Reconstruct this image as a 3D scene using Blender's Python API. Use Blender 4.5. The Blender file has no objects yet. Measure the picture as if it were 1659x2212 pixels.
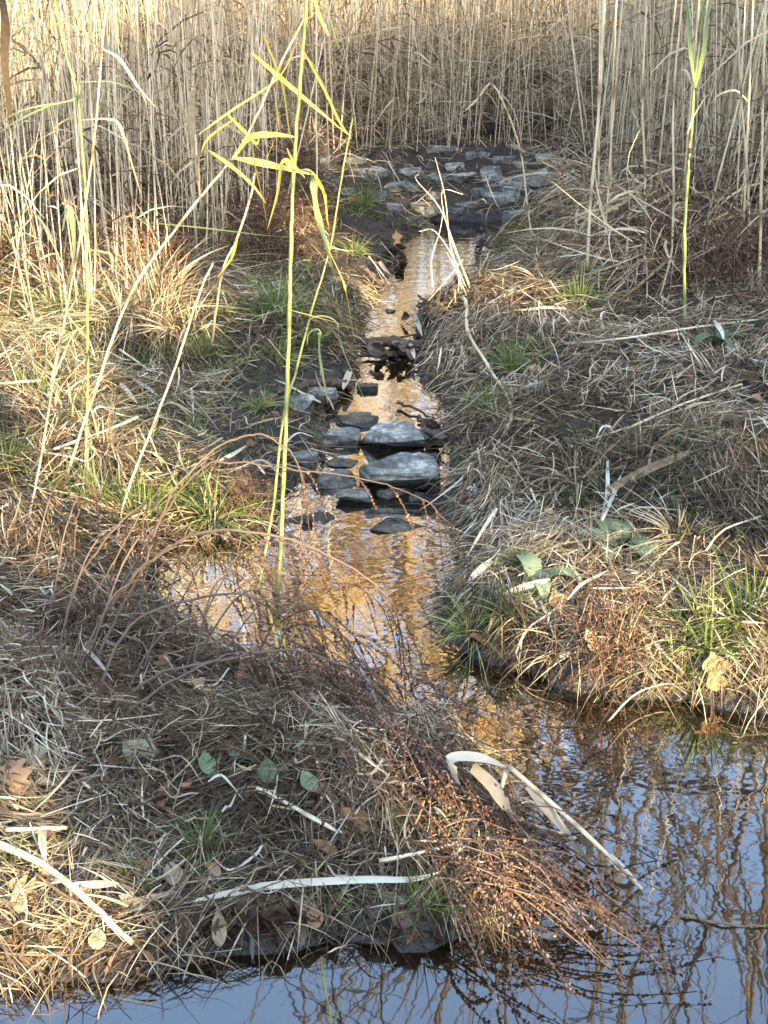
import bpy, bmesh, math
import numpy as np
from mathutils import Vector, Matrix
rng = np.random.default_rng(11)
R = math.radians
scn = bpy.context.scene
COL = scn.collection

# ------------------------------------------------------------------ camera, sky, sun
CH, PITCH, FPX = 2.2, R(25.0), 2881.0
cam_d = bpy.data.cameras.new('camera'); cam = bpy.data.objects.new('camera', cam_d); COL.objects.link(cam)
cam.location = (0, 0, CH); cam.rotation_euler = (R(90) - PITCH, 0, 0)
cam_d.sensor_fit = 'HORIZONTAL'; cam_d.sensor_width = 36.0; cam_d.lens = 36.0 * FPX / 1659.0
cam_d.clip_start = 0.05; cam_d.clip_end = 800
scn.camera = cam
SUN_EL, SUN_AZ = R(19), R(32)      # azimuth measured from behind the camera towards the right
SUN = np.array([math.cos(SUN_EL) * math.sin(SUN_AZ), -math.cos(SUN_EL) * math.cos(SUN_AZ), math.sin(SUN_EL)])
wd = bpy.data.worlds.new('World'); scn.world = wd; wd.use_nodes = True
nt = wd.node_tree
sky = nt.nodes.new('ShaderNodeTexSky'); sky.sky_type = 'NISHITA'; sky.sun_disc = False
sky.sun_elevation = SUN_EL; sky.sun_rotation = math.atan2(SUN[0], SUN[1])
sky.air_density = 1.0; sky.dust_density = 1.6; sky.ozone_density = .6
bg = nt.nodes['Background']; nt.links.new(sky.outputs[0], bg.inputs[0]); bg.inputs[1].default_value = 0.15
sl = bpy.data.lights.new('sun', 'SUN'); sl.energy = 3.3; sl.angle = R(0.5); sl.color = (1.0, 0.74, 0.41)
so = bpy.data.objects.new('sun', sl); COL.objects.link(so)
so.rotation_euler = Vector(SUN).to_track_quat('Z', 'Y').to_euler()
scn.view_settings.view_transform = 'Standard'; scn.view_settings.look = 'None'
scn.view_settings.exposure = 2.75; scn.view_settings.gamma = 1.0
scn.render.engine = 'CYCLES'
cy = scn.cycles
cy.max_bounces = 5; cy.diffuse_bounces = 3; cy.glossy_bounces = 2; cy.transmission_bounces = 2; cy.transparent_max_bounces = 6
cy.caustics_reflective = False; cy.caustics_refractive = False; cy.use_denoising = True; cy.denoising_prefilter = 'ACCURATE'; cy.denoising_input_passes = 'RGB_ALBEDO_NORMAL'

# ------------------------------------------------------------------ picture <-> world
CP, SP = math.cos(PITCH), math.sin(PITCH)
def rays(px, py):
    a = (np.asarray(px, float) - 829.5) / FPX; b = (1106 - np.asarray(py, float)) / FPX
    return np.stack([a, CP + b * SP, -SP + b * CP], -1)
def flat(px, py, z=0.0):
    d = rays(px, py); t = (z - CH) / d[..., 2]
    return np.array([0, 0, CH]) + d * t[..., None] if np.ndim(t) else np.array([0, 0, CH]) + d * t
def air(px, py, y):
    d = rays(px, py); return np.array([0, 0, CH]) + d * (y / d[1])
def noise2(x, y, s, seed=0):
    r = np.random.default_rng(seed + 100); v = np.zeros_like(x, dtype=float)
    for k in range(7):
        th = r.uniform(0, math.pi * 2); f = s * r.uniform(.6, 1.7); ph = r.uniform(0, 6.28)
        v += np.sin((x * math.cos(th) + y * math.sin(th)) * f * 6.28 + ph)
    return v / 3.2

# ------------------------------------------------------------------ terrain height from the shoreline
POOL = [(1095,478),(1080,505),(1050,560),(1030,600),(1010,640),(935,660),(905,685),(895,715),(940,740),(950,765),(915,785),(900,800),
 (930,830),(955,860),(968,900),(970,950),(970,1000),(958,1050),(957,1100),(965,1150),(980,1200),(995,1245),(965,1290),(940,1330),
 (945,1375),(1000,1405),(1080,1432),(1160,1458),(1230,1490),(1330,1505),(1450,1515),(1600,1535),(1700,1545),(2300,1600)]
FRONT = [(-500,2190),(0,2150),(200,2128),(330,2100),(440,2075),(600,2050),(800,2045),(930,2035),(1040,2000),(1120,1985),(1190,1960),(1180,1890),
 (1130,1820),(1090,1740),(1030,1660),(960,1610),(880,1560),(780,1520),(640,1480),(500,1430),(380,1370),(335,1300),(325,1240),(330,1200),
 (400,1172),(480,1168),(560,1160),(590,1120),(600,1090),(620,1050),(660,1020),(690,985),(690,930),(695,900),(720,870),(755,835),
 (765,800),(750,770),(765,735),(780,700),(795,660),(825,610),(860,570),(865,530),(890,505),(930,478)]
P1 = np.array([flat(x, y)[:2] for x, y in POOL] + [(9, 3.0), (9, 0.55), (-7, 0.55), (-7, 1.6)] + [flat(x, y)[:2] for x, y in FRONT])
P2 = np.array([flat(x, y)[:2] for x, y in [(985,300),(1060,280),(1190,276),(1205,312),(1180,330),(1090,334),(1000,328)]])
def sdist(P, X, Y):
    d2 = np.full(X.shape, 1e9); ins = np.zeros(X.shape, bool)
    for i in range(len(P)):
        a, b = P[i], P[(i + 1) % len(P)]; e = b - a
        t = np.clip(((X - a[0]) * e[0] + (Y - a[1]) * e[1]) / (e @ e + 1e-12), 0, 1)
        d2 = np.minimum(d2, (X - a[0] - t * e[0])**2 + (Y - a[1] - t * e[1])**2)
        if a[1] != b[1]:
            c = ((a[1] > Y) != (b[1] > Y)) & (X < (b[0] - a[0]) * (Y - a[1]) / (b[1] - a[1]) + a[0]); ins ^= c
    return np.sqrt(d2) * np.where(ins, -1, 1)
gx0, gx1, gy0, gy1, gs = -7.0, 8.0, -0.5, 19.5, 0.05
GX = np.arange(gx0, gx1 + 1e-6, gs); GY = np.arange(gy0, gy1 + 1e-6, gs)
XX, YY = np.meshgrid(GX, GY)
DD = np.minimum(sdist(P1, XX, YY), sdist(P2, XX, YY)) + 0.025 * noise2(XX, YY, 2.2, 3)
right = (XX > 0.25 + 0.0 * YY) & (YY > 2.6)
pen = np.clip((4.6 - YY) / 0.8, 0, 1)
sl_l = 0.11 + 0.08 * pen; cap_l = 0.42 - 0.16 * pen
land_l = 0.06 * (1 - np.exp(-DD / 0.07)) + cap_l * (1 - np.exp(-np.maximum(DD, 0) * sl_l / cap_l))
far = np.clip((YY - 8.5) / 2.5, 0, 1)
land_r = 0.09 * (1 - np.exp(-DD / 0.07)) + (1.0 - 0.5 * far) * (1 - np.exp(-np.maximum(DD, 0) * 0.27))
HH = np.where(right, land_r, land_l)
HH = HH + np.clip(DD, 0, .5) * 2 * (0.020 * noise2(XX, YY, .7, 5) + 0.012 * noise2(XX, YY, 2.6, 6))
HH += np.clip(DD, 0, .12) / .12 * (.022 * noise2(XX, YY, 5.5, 8) + .012 * noise2(XX, YY, 11, 9))
HH += np.where(right, np.clip(DD - .1, 0, .6) * .11 * noise2(XX, YY, .75, 15), np.clip(DD - .1, 0, .5) * .07 * noise2(XX, YY, .9, 16))
HH += 0.16 * np.exp(-((XX + 0.75)**2 / .25 + (YY - 6.7)**2 / .30)) * (DD > 0)          # grassy hummock on the left bank
HH = np.where(DD < 0, -0.015 - np.minimum(-DD * 0.45, 0.16), HH)
def H(x, y):
    fx = np.clip((np.asarray(x, float) - gx0) / gs, 0, len(GX) - 1.001); fy = np.clip((np.asarray(y, float) - gy0) / gs, 0, len(GY) - 1.001)
    ix, iy = fx.astype(int), fy.astype(int); u, v = fx - ix, fy - iy
    return (HH[iy, ix] * (1 - u) + HH[iy, ix + 1] * u) * (1 - v) + (HH[iy + 1, ix] * (1 - u) + HH[iy + 1, ix + 1] * u) * v
def DS(x, y):
    ix = np.clip(((np.asarray(x) - gx0) / gs).astype(int), 0, len(GX) - 1); iy = np.clip(((np.asarray(y) - gy0) / gs).astype(int), 0, len(GY) - 1)
    return DD[iy, ix]
def ground(px, py, lift=0.0):
    d = rays(px, py); t = 1.2
    while t < 40:
        p = np.array([0, 0, CH]) + d * t
        if p[2] <= max(float(H(p[0], p[1])), 0.0) + lift: break
        t += 0.012
    return p
def project(p):
    q = np.asarray(p, float) - np.array([0, 0, CH]); zc = q[..., 1] * CP - q[..., 2] * SP; yc = q[..., 1] * SP + q[..., 2] * CP
    return 829.5 + FPX * q[..., 0] / zc, 1106 - FPX * yc / zc

# ------------------------------------------------------------------ tagging, mesh building
def tag(o, label=None, cat=None, group=None, kind=None):
    if label: o['label'] = label
    if cat: o['category'] = cat
    if group: o['group'] = group
    if kind: o['kind'] = kind
    return o
def empty(name, loc, label=None, cat=None, group=None):
    o = bpy.data.objects.new(name, None); COL.objects.link(o); o.location = loc; o.empty_display_size = .05
    return tag(o, label, cat, group)
class Geo:
    def __init__(s): s.v, s.t, s.f, s.n = [], [], [], 0
    def add(s, V, F, T=0.5):
        V = np.asarray(V, float).reshape(-1, 3)
        T = np.broadcast_to(np.asarray(T, float), (len(V),)) if np.ndim(T) == 0 else np.asarray(T, float).reshape(-1)
        s.v.append(V); s.t.append(T); s.f.append(np.asarray(F, int) + s.n); s.n += len(V)
    def build(s, name, mat, parent=None, origin=None, smooth=True):
        V = np.concatenate(s.v)
        if origin is None: o0 = np.zeros(3)
        else: o0 = np.asarray(origin, float)
        me = bpy.data.meshes.new(name); me.vertices.add(len(V)); me.vertices.foreach_set('co', (V - o0).astype(np.float32).ravel())
        loops = np.concatenate([f.ravel() for f in s.f]); tot = np.concatenate([np.full(len(f), f.shape[1]) for f in s.f])
        me.loops.add(len(loops)); me.loops.foreach_set('vertex_index', loops.astype(np.int32))
        me.polygons.add(len(tot)); me.polygons.foreach_set('loop_start', np.concatenate([[0], np.cumsum(tot)[:-1]]).astype(np.int32))
        me.update(calc_edges=True)
        me.polygons.foreach_set('use_smooth', np.full(len(tot), smooth))
        at = me.attributes.new('tone', 'FLOAT', 'POINT'); at.data.foreach_set('value', np.concatenate(s.t).astype(np.float32))
        if mat: me.materials.append(mat)
        o = bpy.data.objects.new(name, me); COL.objects.link(o)
        if parent is not None: o.parent = parent
        elif origin is not None: o.location = o0
        return o
def nrm(a): return a / np.maximum(np.linalg.norm(a, axis=-1, keepdims=True), 1e-9)
def blades(g, P, D, L, W, B, tone, n=4, ref=None, base=0.5, sharp=1.6):
    N = len(P); t = np.linspace(0, 1, n + 1)[None, :, None]
    P, D, B = [np.broadcast_to(np.asarray(a, float), (N, 3)) for a in (P, D, B)]
    L = np.broadcast_to(L, (N,)).reshape(N, 1, 1); W = np.broadcast_to(W, (N,)).reshape(N, 1, 1)
    C = P[:, None] + L * (D[:, None] * t + B[:, None] * t * t)
    T = D[:, None] + 2 * B[:, None] * t
    if ref is None: ref = nrm(rng.normal(size=(N, 3)))
    S = nrm(np.cross(T, np.broadcast_to(ref, (N, 3))[:, None]))
    w = (base + (1 - base) * np.minimum(t * 3, 1)) * (1 - t**sharp * .93) * W * .5
    V = np.stack([C - S * w, C + S * w], 2)
    i = np.arange(N)[:, None] * 2 * (n + 1) + np.arange(n)[None] * 2
    F = np.stack([i, i + 1, i + 3, i + 2], -1).reshape(-1, 4)
    g.add(V, F, np.repeat(np.broadcast_to(tone, (N,)), 2 * (n + 1)))
def tubes(g, C, r, tone, k=3):
    """C: N x m x 3 centre lines, r: N x m radii"""
    N, m, _ = C.shape; T = nrm(np.gradient(C, axis=1))
    ref = np.where(np.abs(T[:, :1, 2:3]) > .9, np.array([1., 0, 0]), np.array([0, 0, 1.])); A = nrm(np.cross(T, ref)); Bn = np.cross(T, A)
    a = np.arange(k) * 2 * math.pi / k
    V = C[:, :, None] + (A[:, :, None] * np.cos(a)[:, None] + Bn[:, :, None] * np.sin(a)[:, None]) * np.asarray(r)[..., None, None]
    i = np.arange(N)[:, None, None] * m * k + np.arange(m - 1)[None, :, None] * k; j = np.arange(k)[None, None]; j2 = (j + 1) % k
    F = np.stack([i + j, i + j2, i + k + j2, i + k + j], -1).reshape(-1, 4)
    g.add(V, F, np.repeat(np.broadcast_to(tone, (N,)), m * k))
def smooth_path(P, m=8):
    P = np.asarray(P, float)
    if len(P) == 2: return np.linspace(P[0], P[1], m + 1)
    Q = np.vstack([2 * P[0] - P[1], P, 2 * P[-1] - P[-2]]); out = []
    for i in range(1, len(Q) - 2):
        t = np.linspace(0, 1, m, endpoint=False)[:, None]; a, b, c, d = Q[i - 1:i + 3]
        out.append(.5 * (2 * b + (c - a) * t + (2 * a - 5 * b + 4 * c - d) * t**2 + (3 * b - a - 3 * c + d) * t**3))
    return np.vstack(out + [P[-1:]])
def tube(g, P, r0, r1, tone=.5, k=6, m=6, nodes=0, wob=0.0):
    C = smooth_path(P, m); n = len(C); t = np.linspace(0, 1, n)
    if wob: C = C + rng.normal(size=C.shape) * wob
    r = r0 + (r1 - r0) * t
    if nodes:
        fr_ = (np.arange(n) % nodes) / nodes; r = r * (1.30 - .34 * fr_); k0 = g.n; tubes(g, C[None], r[None], tone, k); g.t[-1] = np.repeat(np.clip(tone - .45 * (fr_ < .01) + .22 * fr_ - .1 + rng.normal(size=n) * .05, 0, 1), k); return
    tubes(g, C[None], r[None], tone, k)
def ribbon(g, P, w, tone=.5, face=None, fold=.25, m=6, taper0=.35, sharp=2.2, twist=0.0):
    """one long leaf with a mid rib: three vertices across"""
    C = smooth_path(P, m); n = len(C); t = np.linspace(0, 1, n)[:, None]; T = nrm(np.gradient(C, axis=0))
    if face is None: face = np.array([0, 0, CH]) - C.mean(0)
    f = nrm(np.asarray(face, float))[None] * np.ones((n, 1)); S = nrm(np.cross(T, f)); Nn = np.cross(S, T)
    a = twist * t; S, Nn = S * np.cos(a) + Nn * np.sin(a), Nn * np.cos(a) - S * np.sin(a)
    ww = w * .5 * (taper0 + (1 - taper0) * np.minimum(t * 4, 1)) * (1 - t**sharp * .95)
    V = np.stack([C - S * ww + Nn * ww * fold, C, C + S * ww + Nn * ww * fold], 1)
    i = np.arange(n - 1)[:, None] * 3 + np.arange(2)[None]
    F = np.stack([i, i + 1, i + 4, i + 3], -1).reshape(-1, 4); g.add(V, F, tone)
def beads(g, C, r, tone):
    """small pointed seed nodules (octahedra) at the points C"""
    N = len(C); u = nrm(rng.normal(size=(N, 3))); v = nrm(np.cross(u, rng.normal(size=(N, 3)))); w = np.cross(u, v)
    r = np.broadcast_to(r, (N,))[:, None]
    V = np.stack([C + u * r * 1.5, C - u * r * 1.5, C + v * r, C + w * r, C - v * r, C - w * r], 1)
    f = np.array([[0, 2, 3], [0, 3, 4], [0, 4, 5], [0, 5, 2], [1, 3, 2], [1, 4, 3], [1, 5, 4], [1, 2, 5]])
    g.add(V, (f[None] + np.arange(N)[:, None, None] * 6).reshape(-1, 3), np.repeat(np.broadcast_to(tone, (N,)), 6))

# ------------------------------------------------------------------ materials
def ramp_mat(name, stops, rough=.7, trans=0.0, nscale=60, namt=.25, objamt=.15, spec=.25, stretch=None, bump=0.0, dark_mottle=0):
    m = bpy.data.materials.new(name); m.use_nodes = True; n = m.node_tree; N, Lk = n.nodes, n.links
    b = N['Principled BSDF']; b.inputs['Roughness'].default_value = rough; b.inputs['Specular IOR Level'].default_value = spec
    at = N.new('ShaderNodeAttribute'); at.attribute_name = 'tone'
    tc = N.new('ShaderNodeTexCoord'); no = N.new('ShaderNodeTexNoise'); no.inputs['Scale'].default_value = nscale; no.inputs['Detail'].default_value = 3
    if stretch:
        mp = N.new('ShaderNodeMapping'); mp.inputs['Scale'].default_value = stretch; Lk.new(tc.outputs['Object'], mp.inputs[0]); Lk.new(mp.outputs[0], no.inputs['Vector'])
    else: Lk.new(tc.outputs['Object'], no.inputs['Vector'])
    oi = N.new('ShaderNodeObjectInfo')
    m1 = N.new('ShaderNodeMath'); m1.operation = 'MULTIPLY_ADD'; Lk.new(no.outputs[0], m1.inputs[0]); m1.inputs[1].default_value = namt * 2; Lk.new(at.outputs['Fac'], m1.inputs[2])
    m2 = N.new('ShaderNodeMath'); m2.operation = 'MULTIPLY_ADD'; Lk.new(oi.outputs['Random'], m2.inputs[0]); m2.inputs[1].default_value = objamt; Lk.new(m1.outputs[0], m2.inputs[2])
    m3 = N.new('ShaderNodeMath'); m3.operation = 'SUBTRACT'; Lk.new(m2.outputs[0], m3.inputs[0]); m3.inputs[1].default_value = namt + objamt * .5
    cr = N.new('ShaderNodeValToRGB'); el = cr.color_ramp.elements
    while len(el) < len(stops): el.new(.5)
    for e, (p, c) in zip(el, stops): e.position = p; e.color = (*c, 1)
    Lk.new(m3.outputs[0], cr.inputs[0]); Lk.new(cr.outputs[0], b.inputs['Base Color'])
    if bump:
        bp = N.new('ShaderNodeBump'); bp.inputs['Strength'].default_value = bump; bp.inputs['Distance'].default_value = .01
        n2 = N.new('ShaderNodeTexNoise'); n2.inputs['Scale'].default_value = nscale * 2; n2.inputs['Detail'].default_value = 6
        Lk.new(tc.outputs['Object'], n2.inputs['Vector']); Lk.new(n2.outputs[0], bp.inputs['Height']); Lk.new(bp.outputs[0], b.inputs['Normal'])
    if trans:
        t = N.new('ShaderNodeBsdfTranslucent'); Lk.new(cr.outputs[0], t.inputs[0]); mx = N.new('ShaderNodeMixShader'); mx.inputs[0].default_value = trans
        Lk.new(b.outputs[0], mx.inputs[1]); Lk.new(t.outputs[0], mx.inputs[2]); Lk.new(mx.outputs[0], N['Material Output'].inputs[0])
    return m
M = {}
M['straw'] = ramp_mat('straw', [(0, (.045, .032, .02)), (.3, (.115, .084, .05)), (.55, (.28, .22, .135)), (.8, (.47, .40, .27)), (1, (.66, .60, .46))], trans=.12)
M['reed'] = ramp_mat('dry_reed', [(0, (.13, .10, .065)), (.35, (.34, .275, .185)), (.7, (.56, .475, .33)), (1, (.74, .66, .49))], rough=.5, spec=.4, nscale=25)
M['reed_green'] = ramp_mat('green_reed', [(0, (.10, .13, .05)), (.5, (.20, .24, .09)), (1, (.36, .35, .16))], rough=.45, spec=.4, nscale=9, namt=.35, stretch=(1, 1, .5))
M['leaf_green'] = ramp_mat('green_reed_leaf', [(0, (.13, .20, .09)), (.5, (.24, .31, .15)), (1, (.42, .44, .20))], rough=.5, trans=.3, nscale=12)
M['leaf_gold'] = ramp_mat('golden_reed_leaf', [(0, (.30, .17, .05)), (.25, (.50, .34, .07)), (.6, (.68, .50, .09)), (1, (.76, .60, .16))], rough=.5, trans=.3, nscale=14, namt=.2)
M['blade_pale'] = ramp_mat('bleached_leaf', [(0, (.30, .24, .16)), (.5, (.44, .39, .29)), (1, (.62, .61, .52))], rough=.6, trans=.15, nscale=35, namt=.3)
M['grass'] = ramp_mat('green_grass', [(0, (.05, .07, .02)), (.4, (.10, .16, .045)), (.75, (.20, .28, .08)), (1, (.44, .42, .17))], rough=.6, trans=.25, nscale=10)
M['weed'] = ramp_mat('dead_weed', [(0, (.035, .020, .014)), (.5, (.115, .064, .042)), (.8, (.18, .115, .078)), (1, (.36, .26, .18))], rough=.8, nscale=30)
M['bramble'] = ramp_mat('bramble_cane', [(0, (.04, .028, .022)), (.5, (.10, .072, .056)), (1, (.20, .155, .125))], rough=.6, nscale=40)
M['leaf_brown'] = ramp_mat('fallen_leaf', [(0, (.07, .045, .03)), (.35, (.20, .125, .075)), (.65, (.36, .21, .11)), (1, (.52, .40, .27))], rough=.75, trans=.1, nscale=30, objamt=.7, namt=.2)
M['leaf_dark'] = ramp_mat('wet_leaf', [(0, (.025, .018, .014)), (.5, (.085, .058, .042)), (1, (.22, .16, .11))], rough=.35, spec=.5, nscale=30, objamt=.5)
M['rock'] = ramp_mat('slate_rock', [(0, (.06, .06, .05)), (.35, (.13, .145, .13)), (.6, (.20, .225, .195)), (.8, (.30, .32, .27)), (1, (.44, .45, .40))], rough=.65, nscale=11, namt=.7, objamt=.2, bump=1.0, spec=.4)
m = bpy.data.materials.new('creek_slate'); m.use_nodes = True; N, Lk = m.node_tree.nodes, m.node_tree.links; b = N['Principled BSDF']
tc = N.new('ShaderNodeTexCoord'); oi = N.new('ShaderNodeObjectInfo'); ge = N.new('ShaderNodeNewGeometry'); va = N.new('ShaderNodeVectorMath'); Lk.new(tc.outputs['Object'], va.inputs[0]); Lk.new(oi.outputs['Location'], va.inputs[1])
def nz(sc, det, rough_=.6, src=None):
    n = N.new('ShaderNodeTexNoise'); n.inputs['Scale'].default_value = sc; n.inputs['Detail'].default_value = det; n.inputs['Roughness'].default_value = rough_; Lk.new((src or va).outputs[0], n.inputs['Vector']); return n
mp = N.new('ShaderNodeMapping'); mp.inputs['Scale'].default_value = (.5, .5, 5); mp.inputs['Rotation'].default_value = (.25, .2, 0); Lk.new(va.outputs[0], mp.inputs[0])
a1, a2, a3 = nz(5, 4), nz(38, 5, .7), nz(9, 5, .7, mp)
s1 = N.new('ShaderNodeMath'); s1.operation = 'ADD'; Lk.new(a1.outputs[0], s1.inputs[0]); Lk.new(a2.outputs[0], s1.inputs[1])
s2 = N.new('ShaderNodeMath'); s2.operation = 'ADD'; Lk.new(s1.outputs[0], s2.inputs[0]); Lk.new(a3.outputs[0], s2.inputs[1])
s3 = N.new('ShaderNodeMath'); s3.operation = 'MULTIPLY_ADD'; Lk.new(oi.outputs['Random'], s3.inputs[0]); s3.inputs[1].default_value = .22; Lk.new(s2.outputs[0], s3.inputs[2])
mr = N.new('ShaderNodeMapRange'); mr.inputs['From Min'].default_value = 1.40; mr.inputs['From Max'].default_value = 1.85; Lk.new(s3.outputs[0], mr.inputs[0])
cr = N.new('ShaderNodeValToRGB'); el = cr.color_ramp.elements
while len(el) < 5: el.new(.5)
for e, (p_, c_) in zip(el, [(0, (.055, .06, .055)), (.3, (.10, .115, .115)), (.52, (.165, .185, .175)), (.72, (.24, .24, .195)), (1, (.45, .47, .44))]): e.position = p_; e.color = (*c_, 1)
Lk.new(mr.outputs[0], cr.inputs[0])
sx = N.new('ShaderNodeSeparateXYZ'); Lk.new(ge.outputs['Position'], sx.inputs[0]); wz = N.new('ShaderNodeMath'); wz.operation = 'MULTIPLY_ADD'; Lk.new(a1.outputs[0], wz.inputs[0]); wz.inputs[1].default_value = -.05; Lk.new(sx.outputs[2], wz.inputs[2])
wt = N.new('ShaderNodeMapRange'); wt.inputs['From Min'].default_value = .02; wt.inputs['From Max'].default_value = .005; Lk.new(wz.outputs[0], wt.inputs[0])
mx = N.new('ShaderNodeMix'); mx.data_type = 'RGBA'; mx.blend_type = 'MULTIPLY'; Lk.new(wt.outputs[0], mx.inputs['Factor']); Lk.new(cr.outputs[0], mx.inputs['A']); mx.inputs['B'].default_value = (.35, .35, .33, 1); Lk.new(mx.outputs['Result'], b.inputs['Base Color'])
rg = N.new('ShaderNodeMapRange'); rg.inputs['To Min'].default_value = .75; rg.inputs['To Max'].default_value = .25; Lk.new(wt.outputs[0], rg.inputs[0]); Lk.new(rg.outputs[0], b.inputs['Roughness'])
bp = N.new('ShaderNodeBump'); bp.inputs['Strength'].default_value = 1; bp.inputs['Distance'].default_value = .014; Lk.new(s2.outputs[0], bp.inputs['Height']); Lk.new(bp.outputs[0], b.inputs['Normal']); M['rock'] = m
M['rock_pale'] = ramp_mat('pale_rock', [(0, (.10, .10, .07)), (.5, (.27, .26, .20)), (1, (.42, .40, .33))], rough=.8, nscale=12, namt=.5, bump=.6)
M['wood_dark'] = ramp_mat('wet_wood', [(0, (.02, .015, .012)), (.5, (.06, .045, .035)), (1, (.14, .11, .09))], rough=.5, nscale=30, bump=.5)
M['bark'] = ramp_mat('tree_bark', [(0, (.04, .032, .026)), (.5, (.085, .068, .055)), (1, (.16, .13, .10))], rough=.9, nscale=6, bump=.5)
M['bark_warm'] = ramp_mat('warm_tree_bark', [(0, (.14, .10, .05)), (.5, (.30, .22, .12)), (1, (.42, .33, .2))], rough=.9, nscale=6, bump=.5)  # lighter, warmer bark tone for the golden trees
M['gold_crown'] = ramp_mat('autumn_foliage', [(0, (.30, .16, .05)), (.35, (.60, .40, .14)), (.7, (.80, .62, .28)), (1, (.88, .78, .5))], rough=.7, trans=.25, nscale=.6, namt=.4, objamt=.3)
M['evergreen'] = ramp_mat('shade_tree_foliage', [(0, (.03, .05, .02)), (1, (.08, .11, .04))], rough=.7, nscale=2)
M['dock'] = ramp_mat('dock_leaf', [(0, (.06, .10, .05)), (.5, (.14, .21, .12)), (1, (.26, .33, .20))], rough=.5, trans=.15, nscale=25)
M['foam'] = ramp_mat('pale_foam', [(0, (.5, .5, .48)), (1, (.85, .85, .82))], rough=.8, nscale=50)

# soil: dark damp earth, wetter close to the water line
m = bpy.data.materials.new('soil'); m.use_nodes = True; N, Lk = m.node_tree.nodes, m.node_tree.links; b = N['Principled BSDF']
ge = N.new('ShaderNodeNewGeometry'); sx = N.new('ShaderNodeSeparateXYZ'); Lk.new(ge.outputs['Position'], sx.inputs[0])
no = N.new('ShaderNodeTexNoise'); no.inputs['Scale'].default_value = 9; no.inputs['Detail'].default_value = 8; no.inputs['Roughness'].default_value = .7; Lk.new(ge.outputs['Position'], no.inputs['Vector'])
cr = N.new('ShaderNodeValToRGB'); e = cr.color_ramp.elements; e[0].position = .3; e[0].color = (.016, .014, .011, 1); e[1].position = .72; e[1].color = (.055, .046, .035, 1); Lk.new(no.outputs[0], cr.inputs[0])
wet = N.new('ShaderNodeMapRange'); wet.inputs['From Min'].default_value = .10; wet.inputs['From Max'].default_value = .02; Lk.new(sx.outputs[2], wet.inputs[0])
mx = N.new('ShaderNodeMix'); mx.data_type = 'RGBA'; mx.blend_type = 'MULTIPLY'; Lk.new(wet.outputs[0], mx.inputs['Factor']); Lk.new(cr.outputs[0], mx.inputs['A']); mx.inputs['B'].default_value = (.55, .55, .56, 1)
deep = N.new('ShaderNodeMapRange'); deep.inputs['From Min'].default_value = -.01; deep.inputs['From Max'].default_value = -.10; Lk.new(sx.outputs[2], deep.inputs[0])
mx2 = N.new('ShaderNodeMix'); mx2.data_type = 'RGBA'; Lk.new(deep.outputs[0], mx2.inputs['Factor']); Lk.new(mx.outputs['Result'], mx2.inputs['A']); mx2.inputs['B'].default_value = (.15, .115, .08, 1)
Lk.new(mx2.outputs['Result'], b.inputs['Base Color'])
rg = N.new('ShaderNodeMapRange'); rg.inputs['To Min'].default_value = .9; rg.inputs['To Max'].default_value = .42; Lk.new(wet.outputs[0], rg.inputs[0]); Lk.new(rg.outputs[0], b.inputs['Roughness'])
bp = N.new('ShaderNodeBump'); bp.inputs['Strength'].default_value = .9; bp.inputs['Distance'].default_value = .03
n3 = N.new('ShaderNodeTexNoise'); n3.inputs['Scale'].default_value = 30; n3.inputs['Detail'].default_value = 8; Lk.new(ge.outputs['Position'], n3.inputs['Vector'])
Lk.new(n3.outputs[0], bp.inputs['Height']); Lk.new(bp.outputs[0], b.inputs['Normal']); M['soil'] = m

# water: clear brownish shallow water with small ripples
m = bpy.data.materials.new('water'); m.use_nodes = True; N, Lk = m.node_tree.nodes, m.node_tree.links; N.remove(N['Principled BSDF'])
ge = N.new('ShaderNodeNewGeometry'); sx = N.new('ShaderNodeSeparateXYZ'); Lk.new(ge.outputs['Position'], sx.inputs[0])
mp = N.new('ShaderNodeMapping'); mp.inputs['Scale'].default_value = (1.0, 1.5, 1); Lk.new(ge.outputs['Position'], mp.inputs[0])
na = N.new('ShaderNodeTexNoise'); na.inputs['Scale'].default_value = 9; na.inputs['Detail'].default_value = 2; Lk.new(mp.outputs[0], na.inputs['Vector'])
nb = N.new('ShaderNodeTexNoise'); nb.inputs['Scale'].default_value = 42; nb.inputs['Detail'].default_value = 2; Lk.new(mp.outputs[0], nb.inputs['Vector'])
cur = N.new('ShaderNodeMapRange'); cur.inputs['From Min'].default_value = 2.4; cur.inputs['From Max'].default_value = 4.2; cur.inputs['To Min'].default_value = .06; cur.inputs['To Max'].default_value = .5
Lk.new(sx.outputs[1], cur.inputs[0])
mu = N.new('ShaderNodeMath'); mu.operation = 'MULTIPLY'; Lk.new(nb.outputs[0], mu.inputs[0]); Lk.new(cur.outputs[0], mu.inputs[1])
ad = N.new('ShaderNodeMath'); ad.operation = 'MULTIPLY_ADD'; Lk.new(mu.outputs[0], ad.inputs[0]); ad.inputs[1].default_value = .16; Lk.new(na.outputs[0], ad.inputs[2])
bp = N.new('ShaderNodeBump'); bp.inputs['Distance'].default_value = .0013; bp.inputs['Strength'].default_value = 1.0; am = N.new('ShaderNodeMapRange'); am.inputs['From Min'].default_value = 2.2; am.inputs['From Max'].default_value = 8.0; am.inputs['To Min'].default_value = .12; am.inputs['To Max'].default_value = 1.8; Lk.new(sx.outputs[1], am.inputs[0]); a5 = N.new('ShaderNodeMath'); a5.operation = 'MULTIPLY'; Lk.new(ad.outputs[0], a5.inputs[0]); Lk.new(am.outputs[0], a5.inputs[1]); Lk.new(a5.outputs[0], bp.inputs['Height'])
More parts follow.
